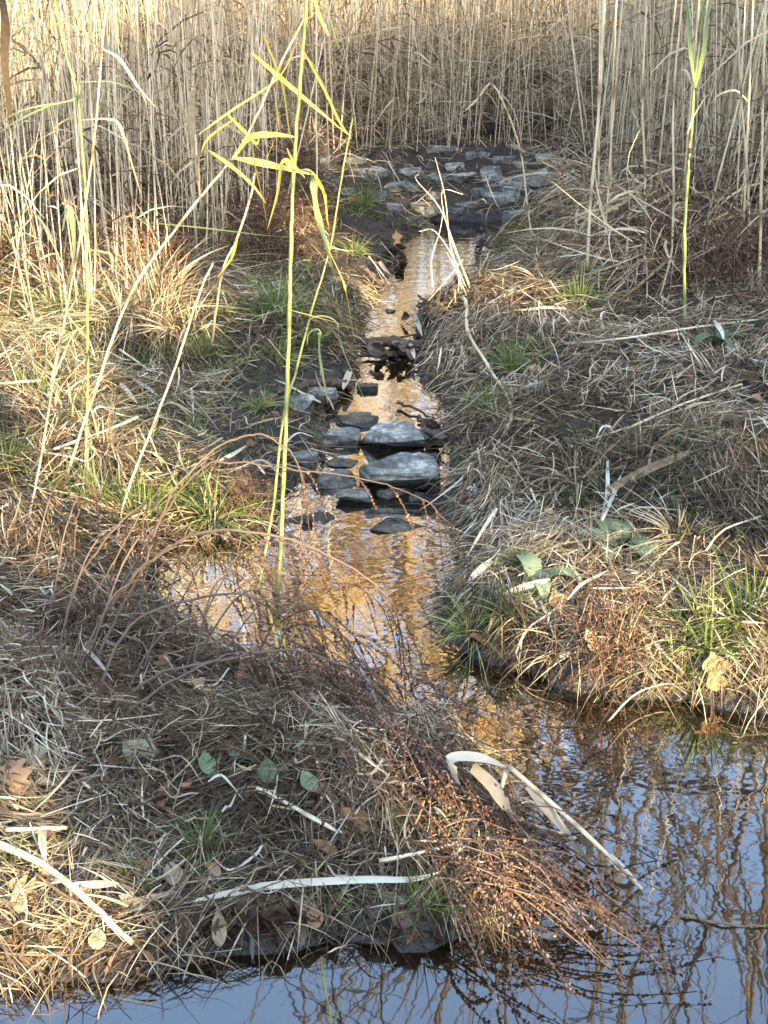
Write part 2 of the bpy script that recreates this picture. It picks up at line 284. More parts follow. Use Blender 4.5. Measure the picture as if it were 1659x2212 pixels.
fr = N.new('ShaderNodeFresnel'); fr.inputs['IOR'].default_value = 1.5; Lk.new(bp.outputs[0], fr.inputs['Normal'])
fm = N.new('ShaderNodeMath'); fm.operation = 'MULTIPLY'; fm.use_clamp = True; Lk.new(fr.outputs[0], fm.inputs[0]); fm.inputs[1].default_value = 5.0; fn = N.new('ShaderNodeMath'); fn.operation = 'MINIMUM'; fn.inputs[1].default_value = .58; Lk.new(fm.outputs[0], fn.inputs[0])
gl = N.new('ShaderNodeBsdfGlossy'); gl.inputs['Roughness'].default_value = .015; Lk.new(bp.outputs[0], gl.inputs['Normal'])
tr = N.new('ShaderNodeBsdfTransparent'); tr.inputs[0].default_value = (.62, .54, .42, 1)
ms = N.new('ShaderNodeMixShader'); Lk.new(fn.outputs[0], ms.inputs[0]); Lk.new(tr.outputs[0], ms.inputs[1]); Lk.new(gl.outputs[0], ms.inputs[2]); Lk.new(ms.outputs[0], N['Material Output'].inputs[0])
M['water'] = m

# ------------------------------------------------------------------ the setting: ground sheet and water
def spaced(a, b, core, outer):
    c = np.arange(a, b + 1e-6, core); s = core * 1.5; lo, hi = [], []; x = a
    while x > -outer: x -= s; s *= 1.35; lo.append(x)
    s = core * 1.5; x = b
    while x < outer: x += s; s *= 1.35; hi.append(x)
    return np.concatenate([lo[::-1], c, hi])
tx, ty = spaced(-6.0, 7.0, .05, 400), spaced(0.0, 18.0, .05, 400)
TX, TY = np.meshgrid(tx, ty); TZ = H(TX, TY)
inw = (TX > -7) & (TX < 8)
out = np.maximum(np.maximum(np.abs(TX) - 7, TY - 19.5), -0.5 - TY)
TZ = np.where(out > 0, np.maximum(TZ, .3) + 0.0 * out, TZ); TZ = np.where(TY < .3, np.maximum(TZ, .25), TZ)
TZ += np.where(TZ > .03, .012 * rng.normal(size=TZ.shape) * (np.abs(TX) < 7), 0)
g = Geo(); nx = len(tx); i = (np.arange(len(ty) - 1)[:, None] * nx + np.arange(nx - 1)[None])
g.add(np.stack([TX, TY, TZ], -1), np.stack([i, i + 1, i + nx + 1, i + nx], -1).reshape(-1, 4))
tag(g.build('ground', M['soil']), kind='structure')
g = Geo(); wx = np.linspace(-7, 8, 16); wy = np.linspace(0.2, 14.2, 15); WX, WY = np.meshgrid(wx, wy); i = (np.arange(14)[:, None] * 16 + np.arange(15)[None])
g.add(np.stack([WX, WY, 0 * WX], -1), np.stack([i, i + 1, i + 17, i + 16], -1).reshape(-1, 4))
tag(g.build('creek_water', M['water']), kind='structure')

# ------------------------------------------------------------------ trees
LIT = []      # patches to keep sunlit: tunnels are carved through the added crowns (point, radius)
def lit(px, py, r, y=None): LIT.append((air(px, py, y), r) if y else (ground(px, py), r * .62))
for a in [(300,630,.36),(240,530,.26),(350,690,.2),(10,790,.26),(150,1050,.24),(300,1100,.28),(420,1110,.22),(535,1090,.16),(40,1150,.2),(60,900,.14),(130,690,.14),
          (1320,1330,.30),(1290,1430,.24),(1535,1300,.26),(1610,1380,.30),(1480,1440,.22),(1650,1260,.2),(60,1970,.16),(150,2020,.16),(30,2080,.2),(230,2070,.1),(15,1850,.1),
          (1620,960,.14),(1640,1010,.1),(930,1560,.11),(880,1700,.08),(1060,1830,.08),(30,1720,.09),(1180,1975,.08),(1040,660,.12),(820,1620,.09),(1000,1960,.08),(540,1480,.05),(770,1800,.05)]: lit(*a)
for a in [(620,340,.34,4.1),(640,160,.30,4.1),(520,330,.3,4.5),(560,100,.3,4.3),(690,250,.3,4.2),(610,700,.16,4.0),(612,1000,.12,4.0),(430,460,.2,4.8),(260,650,.2,5.1),(1490,250,.2,5.8),(1480,560,.15,5.9),
          (185,150,.25,5.0),(1310,120,.16,8.2),(1300,320,.12,8.2),(960,520,.16,7.2),(990,590,.14,7.0),(130,560,.2,5.5),(1330,30,.2,8.5),(170,700,.15,5.2)]: lit(*a)
def grow(base, d, L, r, depth, out, spread=.6, up=.25, kids=4):
    pts = [np.array(base, float)]; dd = nrm(np.array(d, float)); n = 6
    for k in range(n):
        dd = nrm(dd + rng.normal(size=3) * .10 + np.array([0, 0, up * .12])); pts.append(pts[-1] + dd * L / n)
    pts = np.array(pts); out.append((pts, r, r * .45 if depth else r * .25))
    if depth:
        for k in range(kids):
            f = rng.uniform(.35, 1.0); p = pts[min(int(f * n), n)]
            v = nrm(rng.normal(size=3)); v = nrm(dd + v * spread * 1.6); grow(p, v, L * rng.uniform(.45, .7), r * .5, depth - 1, out, spread, up, kids)
def tree(name, base, h, r, label, cat, group, bark, crown=None, leafn=5000, leaf=.2, depth=3, kids=4, lean=(0, 0), crown_r=2.5, crown_z=(.3, 1), hang=0.0, carve=False):
    root = empty(name, (base[0], base[1], base[2]), label, cat, group)
    segs = []; grow((0, 0, -.1), (lean[0], lean[1], 1), h * .62, r, depth, segs, kids=kids)
    g = Geo()
    for P, r0, r1 in segs: tube(g, P, r0, r1, rng.uniform(.2, .8), k=7 if r0 > .03 else 4, m=1)
    g.build('trunk', bark, root)
    if crown:
        g = Geo(); N = leafn
        cl = rng.uniform(0, 1, (90, 3)); ct = np.stack([np.cos(cl[:, 0] * 6.28), np.sin(cl[:, 0] * 6.28)], 1) * (cl[:, 1]**.5)[:, None] * crown_r
        zc = crown_z[0] + (crown_z[1] - crown_z[0]) * cl[:, 2]; sh = np.sqrt(np.clip(1 - ((zc - .45) / .57)**2, .05, 1)); ct *= sh[:, None]
        C = np.column_stack([ct, zc * h]); k = rng.integers(0, 90, N)
        P = C[k] + rng.normal(size=(N, 3)) * np.array([.45, .45, .55]) * crown_r * .33
        P[:, 2] = np.clip(P[:, 2], .05, h); D = nrm(rng.normal(size=(N, 3)) + np.array([0, 0, -hang * 3])); LL = leaf * rng.uniform(.7, 1.5, N) * (1 + hang)
        if carve:      # sun tunnels cut through the crown onto the chosen patches
            keep = np.ones(N, bool)
            for f in (0, .5, 1):
                W = P + D * (LL * f)[:, None] + np.array(base)
                for q, rr in LIT:
                    v = W - q; along = v @ SUN; keep &= (np.linalg.norm(v - along[:, None] * SUN, axis=1) > rr + .05)
            P, D, LL, k = P[keep], D[keep], LL[keep], k[keep]; N = len(P)
        blades(g, P, D, LL, leaf * rng.uniform(.4, .8, N) / (1 + 2.5 * hang), rng.normal(size=(N, 3)) * .1, rng.uniform(0, 1, N) * .6 + (k % 7) / 16, n=1, base=1, sharp=6)
        g.build('crown', crown, root)
    return root
sh = np.array([math.sin(SUN_AZ), -math.cos(SUN_AZ)]); pr = np.array([math.cos(SUN_AZ), math.sin(SUN_AZ)])
for k, s in enumerate(np.arange(-8, 20, 2.2)):  # unseen trees added to block the sun, crowns shaped to light chosen patches
    c = sh * (14 + (k % 2) * 1.2) + pr * s
    tree('added_shade_tree', (c[0], c[1], .3), 9.1 + .5 * math.sin(k * 2.1), .10, 'dense unseen tree in the row added to shade the creek', 'tree', 'unseen trees added for shade', M['bark'], M['evergreen'], 15000, .34, depth=1, crown_r=2.1, crown_z=(.02, 1), carve=True)
for k, (x, y, h) in enumerate([(-11, 27, 17), (-7.5, 26, 18), (-4.6, 25, 19), (-2.2, 27, 20), (.2, 25, 18.5), (2.6, 27, 18), (5.4, 26, 15), (8.6, 27, 14), (12, 28, 13.5), (15.5, 27, 12), (-15, 28, 15)]):
    tree('golden_willow', (x, y, .3), h, .22, 'tall tree with hanging golden foliage behind the reed bed', 'tree', 'golden trees behind the reed bed', M['bark_warm'], M['gold_crown'], 4300, .27, depth=2, kids=5, crown_r=2.3, hang=.8)
for k, (x, y, h, l) in enumerate([(3.0, 16.5, 14, .05), (4.2, 17.5, 15.5, -.05), (5.2, 19, 17, 0), (2.1, 18, 13.5, .03), (6.3, 18, 15, -.04), (1.2, 20, 15, .02), (7.6, 19.5, 16, 0), (-.6, 21, 14, .05), (3.5, 20, 14, .03), (4.8, 22, 15, -.03), (2.7, 22, 16, .04), (.4, 24, 15, 0), (5.9, 23, 13, .05), (-2, 23, 15, .02)]):
    tree('slender_bare_tree', (x, y, .3), h * 1.45, .075, 'slender leafless tree standing in the reeds behind', 'tree', 'slender bare trees behind', M['bark'], None, depth=2, kids=6, lean=(l, 0))
tree('bare_tree', (4.6, 8.9, .7), 11.5, .085, 'large leafless tree leaning over the creek from the right', 'tree', None, M['bark'], None, depth=3, kids=5, lean=(-.35, -.12))

# ------------------------------------------------------------------ ground litter
def wedge(n, y0, y1, side=.35, extra=.5):
    y = np.sqrt(rng.uniform(y0**2, y1**2, n)); x = rng.uniform(-1, 1, n) * (side * y + extra); return x, y
from math import pi
def inside(poly, px, py):
    c = np.zeros(px.shape, bool)
    for i in range(len(poly)):
        a, b = poly[i], poly[(i + 1) % len(poly)]
        if a[1] != b[1]: c ^= ((a[1] > py) != (b[1] > py)) & (px < (b[0] - a[0]) * (py - a[1]) / (b[1] - a[1]) + a[0])
    return c
MUD = [[(450,900),(520,800),(640,760),(770,780),(740,850),(690,900),(690,1010),(600,1100),(540,1090),(450,1000)], [(690,470),(870,480),(900,520),(850,580),(780,640),(700,640),(660,560)],
       [(330,2110),(560,1990),(950,1960),(1000,2020),(600,2060)], [(690,330),(1200,300),(1200,480),(700,480)]]
def mudness(x, y):
    px, py = project(np.stack([x, y, H(x, y)], -1)); m = np.zeros(x.shape, bool)
    for p in MUD: m |= inside(p, px, py)
    return m
def dammed(x, y):
    px, py = project(np.stack([x, y, H(x, y)], -1)); return inside(MUD[3], px, py)
def landpts(n, y0, y1, mind=-.01, mudkeep=.14, edge_soft=.07):
    x, y = wedge(n, y0, y1); d = DS(x, y); k = d > mind + edge_soft * rng.uniform(0, 1, n)**2; x, y = x[k], y[k]
    k = ~mudness(x, y) | (rng.uniform(size=len(x)) < np.where(dammed(x, y), .3, mudkeep)); return x[k], y[k]
def downhill(x, y):
    e = .08; return -np.stack([(H(x + e, y) - H(x - e, y)) / (2 * e), (H(x, y + e) - H(x, y - e)) / (2 * e)], -1)
def litter(g, x, y, L, W, hgt, incl, n, tone0, tone1, drift=.6, tone_noise=.22):
    N = len(x); a = np.where(rng.uniform(size=N) < .62, 3.0 * noise2(x, y, .55, 51) + rng.normal(size=N) * .45, rng.uniform(0, 2 * pi, N)); hgt = hgt * np.clip(1 + .8 * noise2(x, y, 1.3, 52), .2, 2.2); D = np.stack([np.cos(a), np.sin(a)], -1) + drift * downhill(x, y) * 2.0; D = nrm(D)
    el = rng.normal(size=N) * incl
    z = H(x, y) + .004 + hgt * rng.uniform(0, 1, N)**1.8
    D3 = np.column_stack([D * np.cos(el)[:, None], np.sin(el)])
    dn = -np.sum(downhill(x, y) * D, -1); D3[:, 2] += np.clip(dn, -.8, .8)
    B = rng.normal(size=(N, 3)) * np.array([.22, .22, .10]); B[:, 2] -= .5 * np.maximum(D3[:, 2], 0)
    P = np.column_stack([x, y, z]) - D3 * (L * .5)[:, None]
    tone = tone0 + (tone1 - tone0) * np.where(rng.uniform(size=N) < .68, rng.uniform(0, .4, N), rng.uniform(.45, .95, N)) + tone_noise * noise2(x, y, .8, 21)
    ref = nrm(rng.normal(size=(N, 3)) * .5 + np.array([0, 0, 1.]))
    blades(g, P, D3, L, W, B, np.clip(tone, 0, 1), n=n, ref=ref)
g = Geo()
for n, y0, y1, l0, l1, w in [(38000, 1.9, 4.2, .04, .20, .0036), (14000, 1.9, 4.2, .03, .12, .0065), (52000, 4.2, 8, .05, .26, .0052), (14000, 4.2, 8, .05, .2, .009), (50000, 8, 14.5, .06, .3, .008)]:
    x, y = landpts(n, y0, y1); L = rng.uniform(l0, l1, len(x)); litter(g, x, y, L, w * rng.uniform(.5, 1.4, len(x)), .075, .34, 4, .05, 1.0)
for n, y0, y1, w in [(24000, 1.9, 4.2, .0038), (30000, 4.2, 8.5, .0052)]:      # grass hanging over the bank edges
    x, y = wedge(n, y0, y1); d = DS(x, y); k = (d > -.02) & (d < .16) & ~(mudness(x, y) & (rng.uniform(size=n) < .8)); x, y = x[k], y[k]; N = len(x); e = .07
    O = nrm(-np.stack([DS(x + e, y) - DS(x - e, y), DS(x, y + e) - DS(x, y - e)], -1) + rng.normal(size=(N, 2)) * .5)
    D = np.column_stack([O, rng.uniform(-.1, .7, N)]); blades(g, np.column_stack([x, y, H(x, y) + .01]), nrm(D), rng.uniform(.07, .26, N), w * rng.uniform(.5, 1.5, N), np.column_stack([rng.normal(size=(N, 2)) * .15, -rng.uniform(.4, 1.0, N)]), np.clip(rng.uniform(0, .9, N), 0, 1), n=4)
tag(g.build('straw_litter', M['straw']), 'matted dead grass and straw covering the banks', 'dead grass', kind='stuff')
g = Geo()
for n, y0, y1, s in [(22000, 1.9, 4.2, .028), (26000, 4.2, 8, .036), (12000, 8, 13, .045)]:
    x, y = landpts(n, y0, y1, mudkeep=.6, edge_soft=.02); N = len(x)
    litter(g, x, y, s * rng.uniform(.5, 1.6, N), s * .45 * rng.uniform(.5, 1.3, N), .03, .35, 2, .0, .5)
tag(g.build('leaf_litter', M['leaf_brown']), 'small curled brown leaf fragments mixed into the dead grass', 'leaf litter', kind='stuff')
g = Geo()
x, y = wedge(22000, 1.9, 9); d = DS(x, y); k = (d > -.03) & (d < .09); x, y = x[k], y[k]; N = len(x)
litter(g, x, y, .03 * rng.uniform(.5, 1.8, N), .016 * rng.uniform(.5, 1.4, N), .02, .4, 2, .0, .9, tone_noise=.1)
tag(g.build('waterline_debris', M['leaf_dark']), 'dark sodden leaf scraps and muck along the waterline', 'leaf litter', kind='stuff')
g = Geo()
x, y = landpts(70000, 1.9, 9.8); lg = (x < -.15) & (y > 4.6); k = noise2(x, y, .45, 31) + .5 * noise2(x, y, 1.5, 32) > np.where(lg, -.35, .5); x, y = x[k], y[k]; N = len(x)
D = nrm(np.column_stack([rng.normal(size=(N, 2)) * .55, np.ones(N)])); blades(g, np.column_stack([x, y, H(x, y)]), D, rng.uniform(.03, .10, N) * np.where((x < -.15) & (y > 4.6), 1.5, 1), .0018 + .0004 * y, rng.normal(size=(N, 3)) * .3 - np.array([0, 0, .25]), rng.uniform(.1, .95, N), n=3)
tag(g.build('short_grass', M['grass']), 'sparse short green grass growing through the litter', 'grass', kind='stuff')

# ------------------------------------------------------------------ reed bed beyond the creek
def reed_stems(g, x, y, h, r, lean=.06, k=3, m=6):
    N = len(x); t = np.linspace(0, 1, m); b = np.column_stack([x, y, H(x, y) - .03]); d = rng.normal(size=(N, 2)) * lean; c = rng.normal(size=(N, 2)) * lean * .6
    C = np.zeros((N, m, 3)); C[:, :, 2] = b[:, 2:3] + h[:, None] * t; C[:, :, :2] = b[:, None, :2] + h[:, None, None] * (d[:, None] * t[:, None] + c[:, None] * (t**2)[:, None])
    tone = rng.uniform(.15, 1, N); tubes(g, C, (r[:, None] * (1 - .45 * t)), tone, k); return C, tone
g = Geo(); N = 6200; x = rng.uniform(-7.2, 7.8, N); y = rng.uniform(11.6, 19.3, N); k = (DS(x, y) > .1) & ((y > 13.6) | (x < -.6) | (x > 2.0)); x, y = x[k], y[k]
C, tn = reed_stems(g, x, y, rng.uniform(.9, 3.9, len(x)), rng.uniform(.0035, .007, len(x)), .07 + .28 * (rng.uniform(size=(len(x), 1)) < .22))
N_FAR = len(C)
for n_, xa, xb, ya, yb_, cnd in [(420, -3.6, -.7, 6.3, 9.2, lambda a, b: a < -.75 - (8.5 - b) * .35), (260, -1.2, 1.9, 11.3, 13.8, lambda a, b: a > -9), (2300, 1.6, 5.5, 7.1, 12, lambda a, b: a > 1.45 + np.abs(b - 9.8) * .25), (650, -5, -.5, 8.8, 12, lambda a, b: a < -1.0 + (b - 8.4) * .12)]:
    x = rng.uniform(xa, xb, n_); y = rng.uniform(ya, yb_, n_); k = cnd(x, y) & (DS(x, y) > .1); x, y = x[k], y[k]
    C2, _ = reed_stems(g, x, y, rng.uniform(.7, 3.2, len(x)), rng.uniform(.003, .0055, len(x)), .10); C = np.concatenate([C, C2])
tag(g.build('reed_bed', M['reed']), 'dense stand of tall dry reed stalks beyond the rock dam', 'reed bed', kind='stuff')
g = Geo(); NL = 46000; n0 = int((y_far := N_FAR)); q = np.where(rng.uniform(size=NL) < .6, rng.integers(0, n0, NL), rng.integers(n0, len(C), NL)); w = rng.integers(0, 4, NL); P = C[q, w]; a = rng.uniform(0, 2 * pi, NL)
D = nrm(np.column_stack([np.cos(a), np.sin(a), rng.uniform(-.6, 1.2, NL)])); blades(g, P, D, rng.uniform(.12, .42, NL), rng.uniform(.006, .016, NL), np.column_stack([rng.normal(size=(NL, 2)) * .2, -rng.uniform(.2, 1.1, NL)]), rng.uniform(.1, .95, NL), n=3)
tag(g.build('reed_bed_leaves', M['straw']), 'papery dry leaves hanging among the massed reed stalks', 'reed leaves', kind='stuff')
# fallen thatch at the foot of the reeds and on the right bank
g = Geo(); N = 26000; x = rng.uniform(-6, 6.5, N); y = 9.0 + 6.5 * rng.uniform(0, 1, N)**1.1; k = (DS(x, y) > .08) & ~mudness(x, y); x, y = x[k], y[k]; N = len(x)
hg = np.clip((y - 9.0) / 2.5, .22, 1) * .85; a = rng.uniform(0, 2 * pi, N); D = nrm(np.column_stack([np.cos(a), np.sin(a), rng.normal(size=N) * .55]))
blades(g, np.column_stack([x, y, H(x, y) + hg * rng.uniform(0, 1, N)**1.3]), D, rng.uniform(.12, .55, N), rng.uniform(.004, .014, N), rng.normal(size=(N, 3)) * .25 - np.array([0, 0, .2]), np.clip(rng.uniform(.2, .95, N) + .2 * noise2(x, y, .5, 41), 0, 1), n=3)
N = 7000; x = rng.uniform(-1.2, 3.2, N); y = rng.uniform(13.7, 15.6, N); D = nrm(rng.normal(size=(N, 3)) * np.array([1, 1, .6]))
blades(g, np.column_stack([x, y, H(x, y) + .7 * rng.uniform(0, 1, N)**1.5]), D, rng.uniform(.12, .45, N), rng.uniform(.006, .018, N), rng.normal(size=(N, 3)) * .25 - np.array([0, 0, .2]), rng.uniform(.3, .95, N), n=3)
N = 5200; x = rng.uniform(.85, 3.2, N); y = rng.uniform(6.6, 11.0, N); k = (DS(x, y) > -.15) & (x < 1.1 + (y - 6.5) * .45 + rng.uniform(0, .8, N)) & ~((y > 9.6) & (x < 1.5)); x, y = x[k], y[k]; N = len(x)
D = nrm(np.column_stack([-rng.uniform(-.3, 1, N), -rng.uniform(-.5, .8, N), rng.uniform(-.6, .5, N)])); P = np.column_stack([x + .3, y + .1, H(x + .3, y + .1) + rng.uniform(.02, .35, N)])
blades(g, P, D, rng.uniform(.1, .5, N), .004 + .018 * rng.uniform(0, 1, N)**2, rng.normal(size=(N, 3)) * .35 - np.array([0, 0, .3]), rng.uniform(.25, .95, N), n=4, ref=nrm(rng.normal(size=(N, 3)) + np.array([0, -1, 1])))
tag(g.build('reed_thatch', M['straw']), 'collapsed grey reed leaves heaped along the foot of the stand', 'dead reeds', kind='stuff')

# individual reed stalks in front of the bed
def make_reed(h, nleaf, bent=0.0, green=False):
    root = empty('reed_stalk', (0, 0, 0)); g = Geo(); t = np.linspace(0, 1, 12); c = rng.normal(size=2) * .05
    P = np.column_stack([t * c[0] * h + bent * t**3 * h, t * c[1] * h, h * t * (1 - .25 * abs(bent) * t**2)]); 
    C = smooth_path(P, 3); n = len(C); r = .0058 * (1 - .5 * np.linspace(0, 1, n)) * (1 + .25 * (np.arange(n) % 6 == 0)); tubes(g, C[None], r[None], rng.uniform(.5, .9), 5)
    g.build('stem', M['reed_green'] if green else M['reed'], root)
    for i in range(nleaf):
        g = Geo(); k = int(rng.uniform(.25, .95) * (n - 1)); a = rng.uniform(0, 2 * pi); L = rng.uniform(.2, .42); d = np.array([math.cos(a), math.sin(a), 0]); u = np.array([0, 0, 1.])
        dr = rng.uniform(.1, .9); P = [C[k], C[k] + d * L * .3 + u * L * .3 * (1 - dr), C[k] + d * L * .65 + u * L * (.3 - .6 * dr), C[k] + d * L * .8 - u * L * (.9 * dr - .2)]
        ribbon(g, P, rng.uniform(.010, .02), rng.uniform(.3, .9), face=np.array([-d[1], d[0], .6]), m=3, twist=rng.normal() * 1.2); g.build('leaf', M['leaf_green'] if green else M['straw'], root)
    return root
def link_copy(src, loc, rot, sc=1.0, label=None, cat=None, group=None, name=None):
    r = src.copy(); COL.objects.link(r); r.location = loc; r.rotation_euler = rot; r.scale = (sc, sc, sc)
    for c in src.children:
        d = c.copy(); COL.objects.link(d); d.parent = r
    if label: r['label'] = label
    if cat: r['category'] = cat
    if group: r['group'] = group
    return r
def scatter(protos, spots, label, cat, group, tilt=.05, smin=.8, smax=1.2, sink=0.0):
    for i, (x, y) in enumerate(spots):
        s = protos[i % len(protos)]; loc = (x, y, max(float(H(x, y)), -.02) - sink); rot = (rng.normal() * tilt, rng.normal() * tilt, rng.uniform(0, 6.28)); sc = rng.uniform(smin, smax)
        if i < len(protos): s.location = loc; s.rotation_euler = rot; s.scale = (sc, sc, sc); tag(s, label, cat, group)
        else: link_copy(s, loc, rot, sc, label, cat, group)
def spots_in(n, x0, x1, y0, y1, cond=None, mind=.1):
    out = []
    while len(out) < n:
        x, y = rng.uniform(x0, x1), rng.uniform(y0, y1)
        if DS(x, y) > mind and (cond is None or cond(x, y)): out.append((x, y))
    return out
L_protos = [make_reed(h, n) for h, n in [(3.0, 4), (3.3, 3), (2.7, 5), (2.2, 4)]]
scatter(L_protos, spots_in(105, -4.3, -.35, 8.4, 12.0, lambda x, y: x < -1.0 + (y - 8.4) * .12 or rng.uniform() < .12), 'tall dry reed stalk in the thin stand on the left behind the hummock', 'reed', 'dry reeds standing at the left', .07)
R_protos = [make_reed(h, n) for h, n in [(3.4, 4), (3.1, 3), (2.8, 5), (3.6, 4)]]
scatter(R_protos, spots_in(140, 1.5, 4.9, 7.1, 12.0, lambda x, y: x > 1.35 + abs(y - 9.8) * .22), 'tall dry reed stalk in the thick stand above the right bank', 'reed', 'dry reeds standing on the right bank', .05)
B_protos = [make_reed(1.3, 3, .5), make_reed(1.0, 2, -.6), make_reed(1.5, 3, .7)]
scatter(B_protos, spots_in(46, -4.0, 4.6, 8.8, 12.5, lambda x, y: x < -.6 or x > 1.9), 'short broken reed stalk bowed over among the upright ones', 'reed', 'bowed broken reeds', .15, .7, 1.1)

# ------------------------------------------------------------------ tufts, weeds
def tuft(name, n, h, w, mat, spread=.55, arch=.7, tone=(0, 1), rad=.04, droop=.8):
    g = Geo(); a = rng.uniform(0, 2 * pi, n); rr = rad * rng.uniform(0, 1, n)**.5; o = np.stack([np.cos(a), np.sin(a)], -1)
    P = np.column_stack([o * rr[:, None], np.full(n, -.01)]); a2 = a + rng.normal(size=n) * .5; s = rng.uniform(.05, spread, n)
    D = nrm(np.column_stack([np.cos(a2) * s, np.sin(a2) * s, np.ones(n)])); L = h * rng.uniform(.5, 1.25, n)
    B = np.column_stack([np.cos(a2) * arch * s, np.sin(a2) * arch * s, -droop * s * rng.uniform(.3, 1.2, n)]) + rng.normal(size=(n, 3)) * .06
    blades(g, P, D, L, w * rng.uniform(.6, 1.3, n), B, rng.uniform(*tone, n), n=6, ref=np.column_stack([-np.sin(a2), np.cos(a2), np.zeros(n)]) * 0 + np.cross(np.column_stack([np.cos(a2), np.sin(a2), np.zeros(n)]), [0, 0, 1]) + rng.normal(size=(n, 3)) * .3 if False else np.column_stack([np.cos(a2), np.sin(a2), np.full(n, .4)]) + rng.normal(size=(n, 3)) * .35)
    return g.build(name, mat)
def place(src, p, sc, label, cat, group=None, rz=None, first=[None]):
    o = src if not src.get('label') else src.copy()
    if o is not src: COL.objects.link(o)
    for k in ('group',):
        if k in o.keys(): del o[k]
    o.location = (p[0], p[1], p[2]); o.scale = (sc, sc, sc); o.rotation_euler = (0, 0, rng.uniform(0, 6.28) if rz is None else rz); tag(o, label, cat, group); return o
GT = [tuft('green_grass_tuft', 150, .22, .0065, M['grass'], 1.1, .7, (.15, .9)), tuft('green_grass_tuft', 120, .20, .0070, M['grass'], 1.3, .8, (.3, 1)), tuft('green_grass_tuft', 100, .17, .0070, M['grass'], .9, .6, (.1, .8))]
for i, (px, py, s, lb) in enumerate([
    (590, 690, 1.25, 'large bright green grass tuft on the left bank behind the tall green stem'), (600, 780, .9, 'green grass tuft just below the large tuft on the left bank'),
    (665, 745, .8, 'green grass tuft at the water edge left of the debris dam'), (785, 445, 1.0, 'dark green grass tuft beside the rock dam'), (765, 550, .8, 'small green grass tuft on the muddy shoal'),
    (1065, 895, 1.1, 'green grass tuft on the right bank above the big slab stone'), (1110, 800, .9, 'green grass patch on the right bank below the golden straws'), (1250, 650, 1.0, 'dull green tuft under the right reed stand'),
    (330, 800, .9, 'green grass tuft under the straw hummock'), (440, 770, .7, 'small green tuft left of the leaning cane foot'), (20, 1000, 1.1, 'sunlit green tuft at the left frame edge'), (215, 1085, 1.2, 'brightest yellow-green grass tuft in the left sunlight'),
    (300, 1130, .9, 'yellow-green tuft beside the brightest one'), (460, 1120, 1.0, 'sunlit grass tuft overhanging the side inlet'), (480, 985, .55, 'tiny green tuft on the bare mud'), (150, 690, 1.0, 'sunlit green tuft at the foot of the left stems'),
    (1020, 1370, .85, 'arching green grass tuft on the point of the right bank'), (1540, 1400, 1.35, 'large sunlit yellow-green grass clump on the lower right bank'), (1610, 1340, 1.0, 'sunlit grass clump at the right frame edge'), (1470, 1450, .7, 'sunlit grass blades hanging to the water'),
    (870, 1800, .62, 'green grass tuft among the reddish dead stems near the centre'), (440, 1830, .45, 'slim green tuft on the near mound'), (700, 1930, .5, 'green tuft above the pale curved blade'), (20, 1880, .6, 'green tuft at the left edge beside the fallen cane'),
    (910, 1960, .5, 'green tuft at the tip of the pale curved blade'), (290, 1900, .4, 'thin green tuft left on the near mound'), (20, 570, 1.4, 'dark green clump at the left edge below the reeds'), (500, 560, .9, 'faint green tuft behind the hummock'),
    (1130, 1230, .6, 'small green tuft near the dock plant'), (1240, 1090, .5, 'tiny green tuft on the right slope'), (1100, 1330, .7, 'green blades hanging over the right bank edge'), (560, 880, .6, 'small tuft at the foot of the green stem'),
    (1410, 1250, .5, 'small tuft behind the sunlit dead clump'), (60, 850, .7, 'tuft in sunlit straw at the far left'), (390, 1060, .7, 'small yellow-green tuft by the bleached forked leaf'), (1010, 1010, .6, 'small tuft right of the big slab stone')]):
    place(GT[i % 3], ground(px, py), s, lb, 'grass tuft')
DT = [tuft('dry_grass_tuft', 85, .2, .0058, M['straw'], 1.5, .9, (.3, .95), .06, 1.0), tuft('dry_grass_tuft', 70, .24, .0062, M['straw'], 1.2, 1.0, (.2, .85), .05, 1.1), tuft('dry_grass_tuft', 80, .16, .0058, M['straw'], 1.8, .8, (.4, 1), .07, .9)]
for o in DT: o['label'] = 'x'; o['category'] = 'grass tuft'
sp = spots_in(30, -2.8, -.9, 4.9, 8.0, lambda x, y: x < -.2 - .05 * y and abs(x) < .33 * y + .3 and not mudness(np.array([x]), np.array([y]))[0], .12)
scatter(DT, sp, 'straw-coloured dry grass tuft on the far left bank', 'grass tuft', 'dry tufts on the left bank', .15, .8, 1.6)
def extra(protos, spots, label, cat, group, smin=.7, smax=1.3, tilt=.15):
    for i, (x, y) in enumerate(spots):
        s = protos[i % len(protos)]; link_copy(s, (x, y, float(H(x, y)) - .01), (rng.normal() * tilt, rng.normal() * tilt, rng.uniform(0, 6.28)), rng.uniform(smin, smax), label, cat, group)
extra(DT, spots_in(75, .5, 3.4, 3.2, 9.0, lambda x, y: x < .33 * y + .3, .05), 'dull grey-brown dry grass tuft on the right bank', 'grass tuft', 'dry tufts on the right bank', .5, 1.1)
extra(DT, spots_in(60, -1.9, .45, 2.0, 4.0, lambda x, y: abs(x) < .34 * y + .2, .05), 'small dry grass tuft on the near mound', 'grass tuft', 'dry tufts on the near mound', .3, .55)
hum = [ground(a + rng.normal() * 45, b + rng.normal() * 40) for a, b in [(250, 600), (310, 640), (340, 690), (280, 680), (220, 540), (240, 500)] * 4]
extra(DT, [(p[0], p[1]) for p in hum], 'sunlit pale dry tuft on the straw hummock', 'grass tuft', 'dry tufts on the sunlit hummock', 1.1, 1.8)

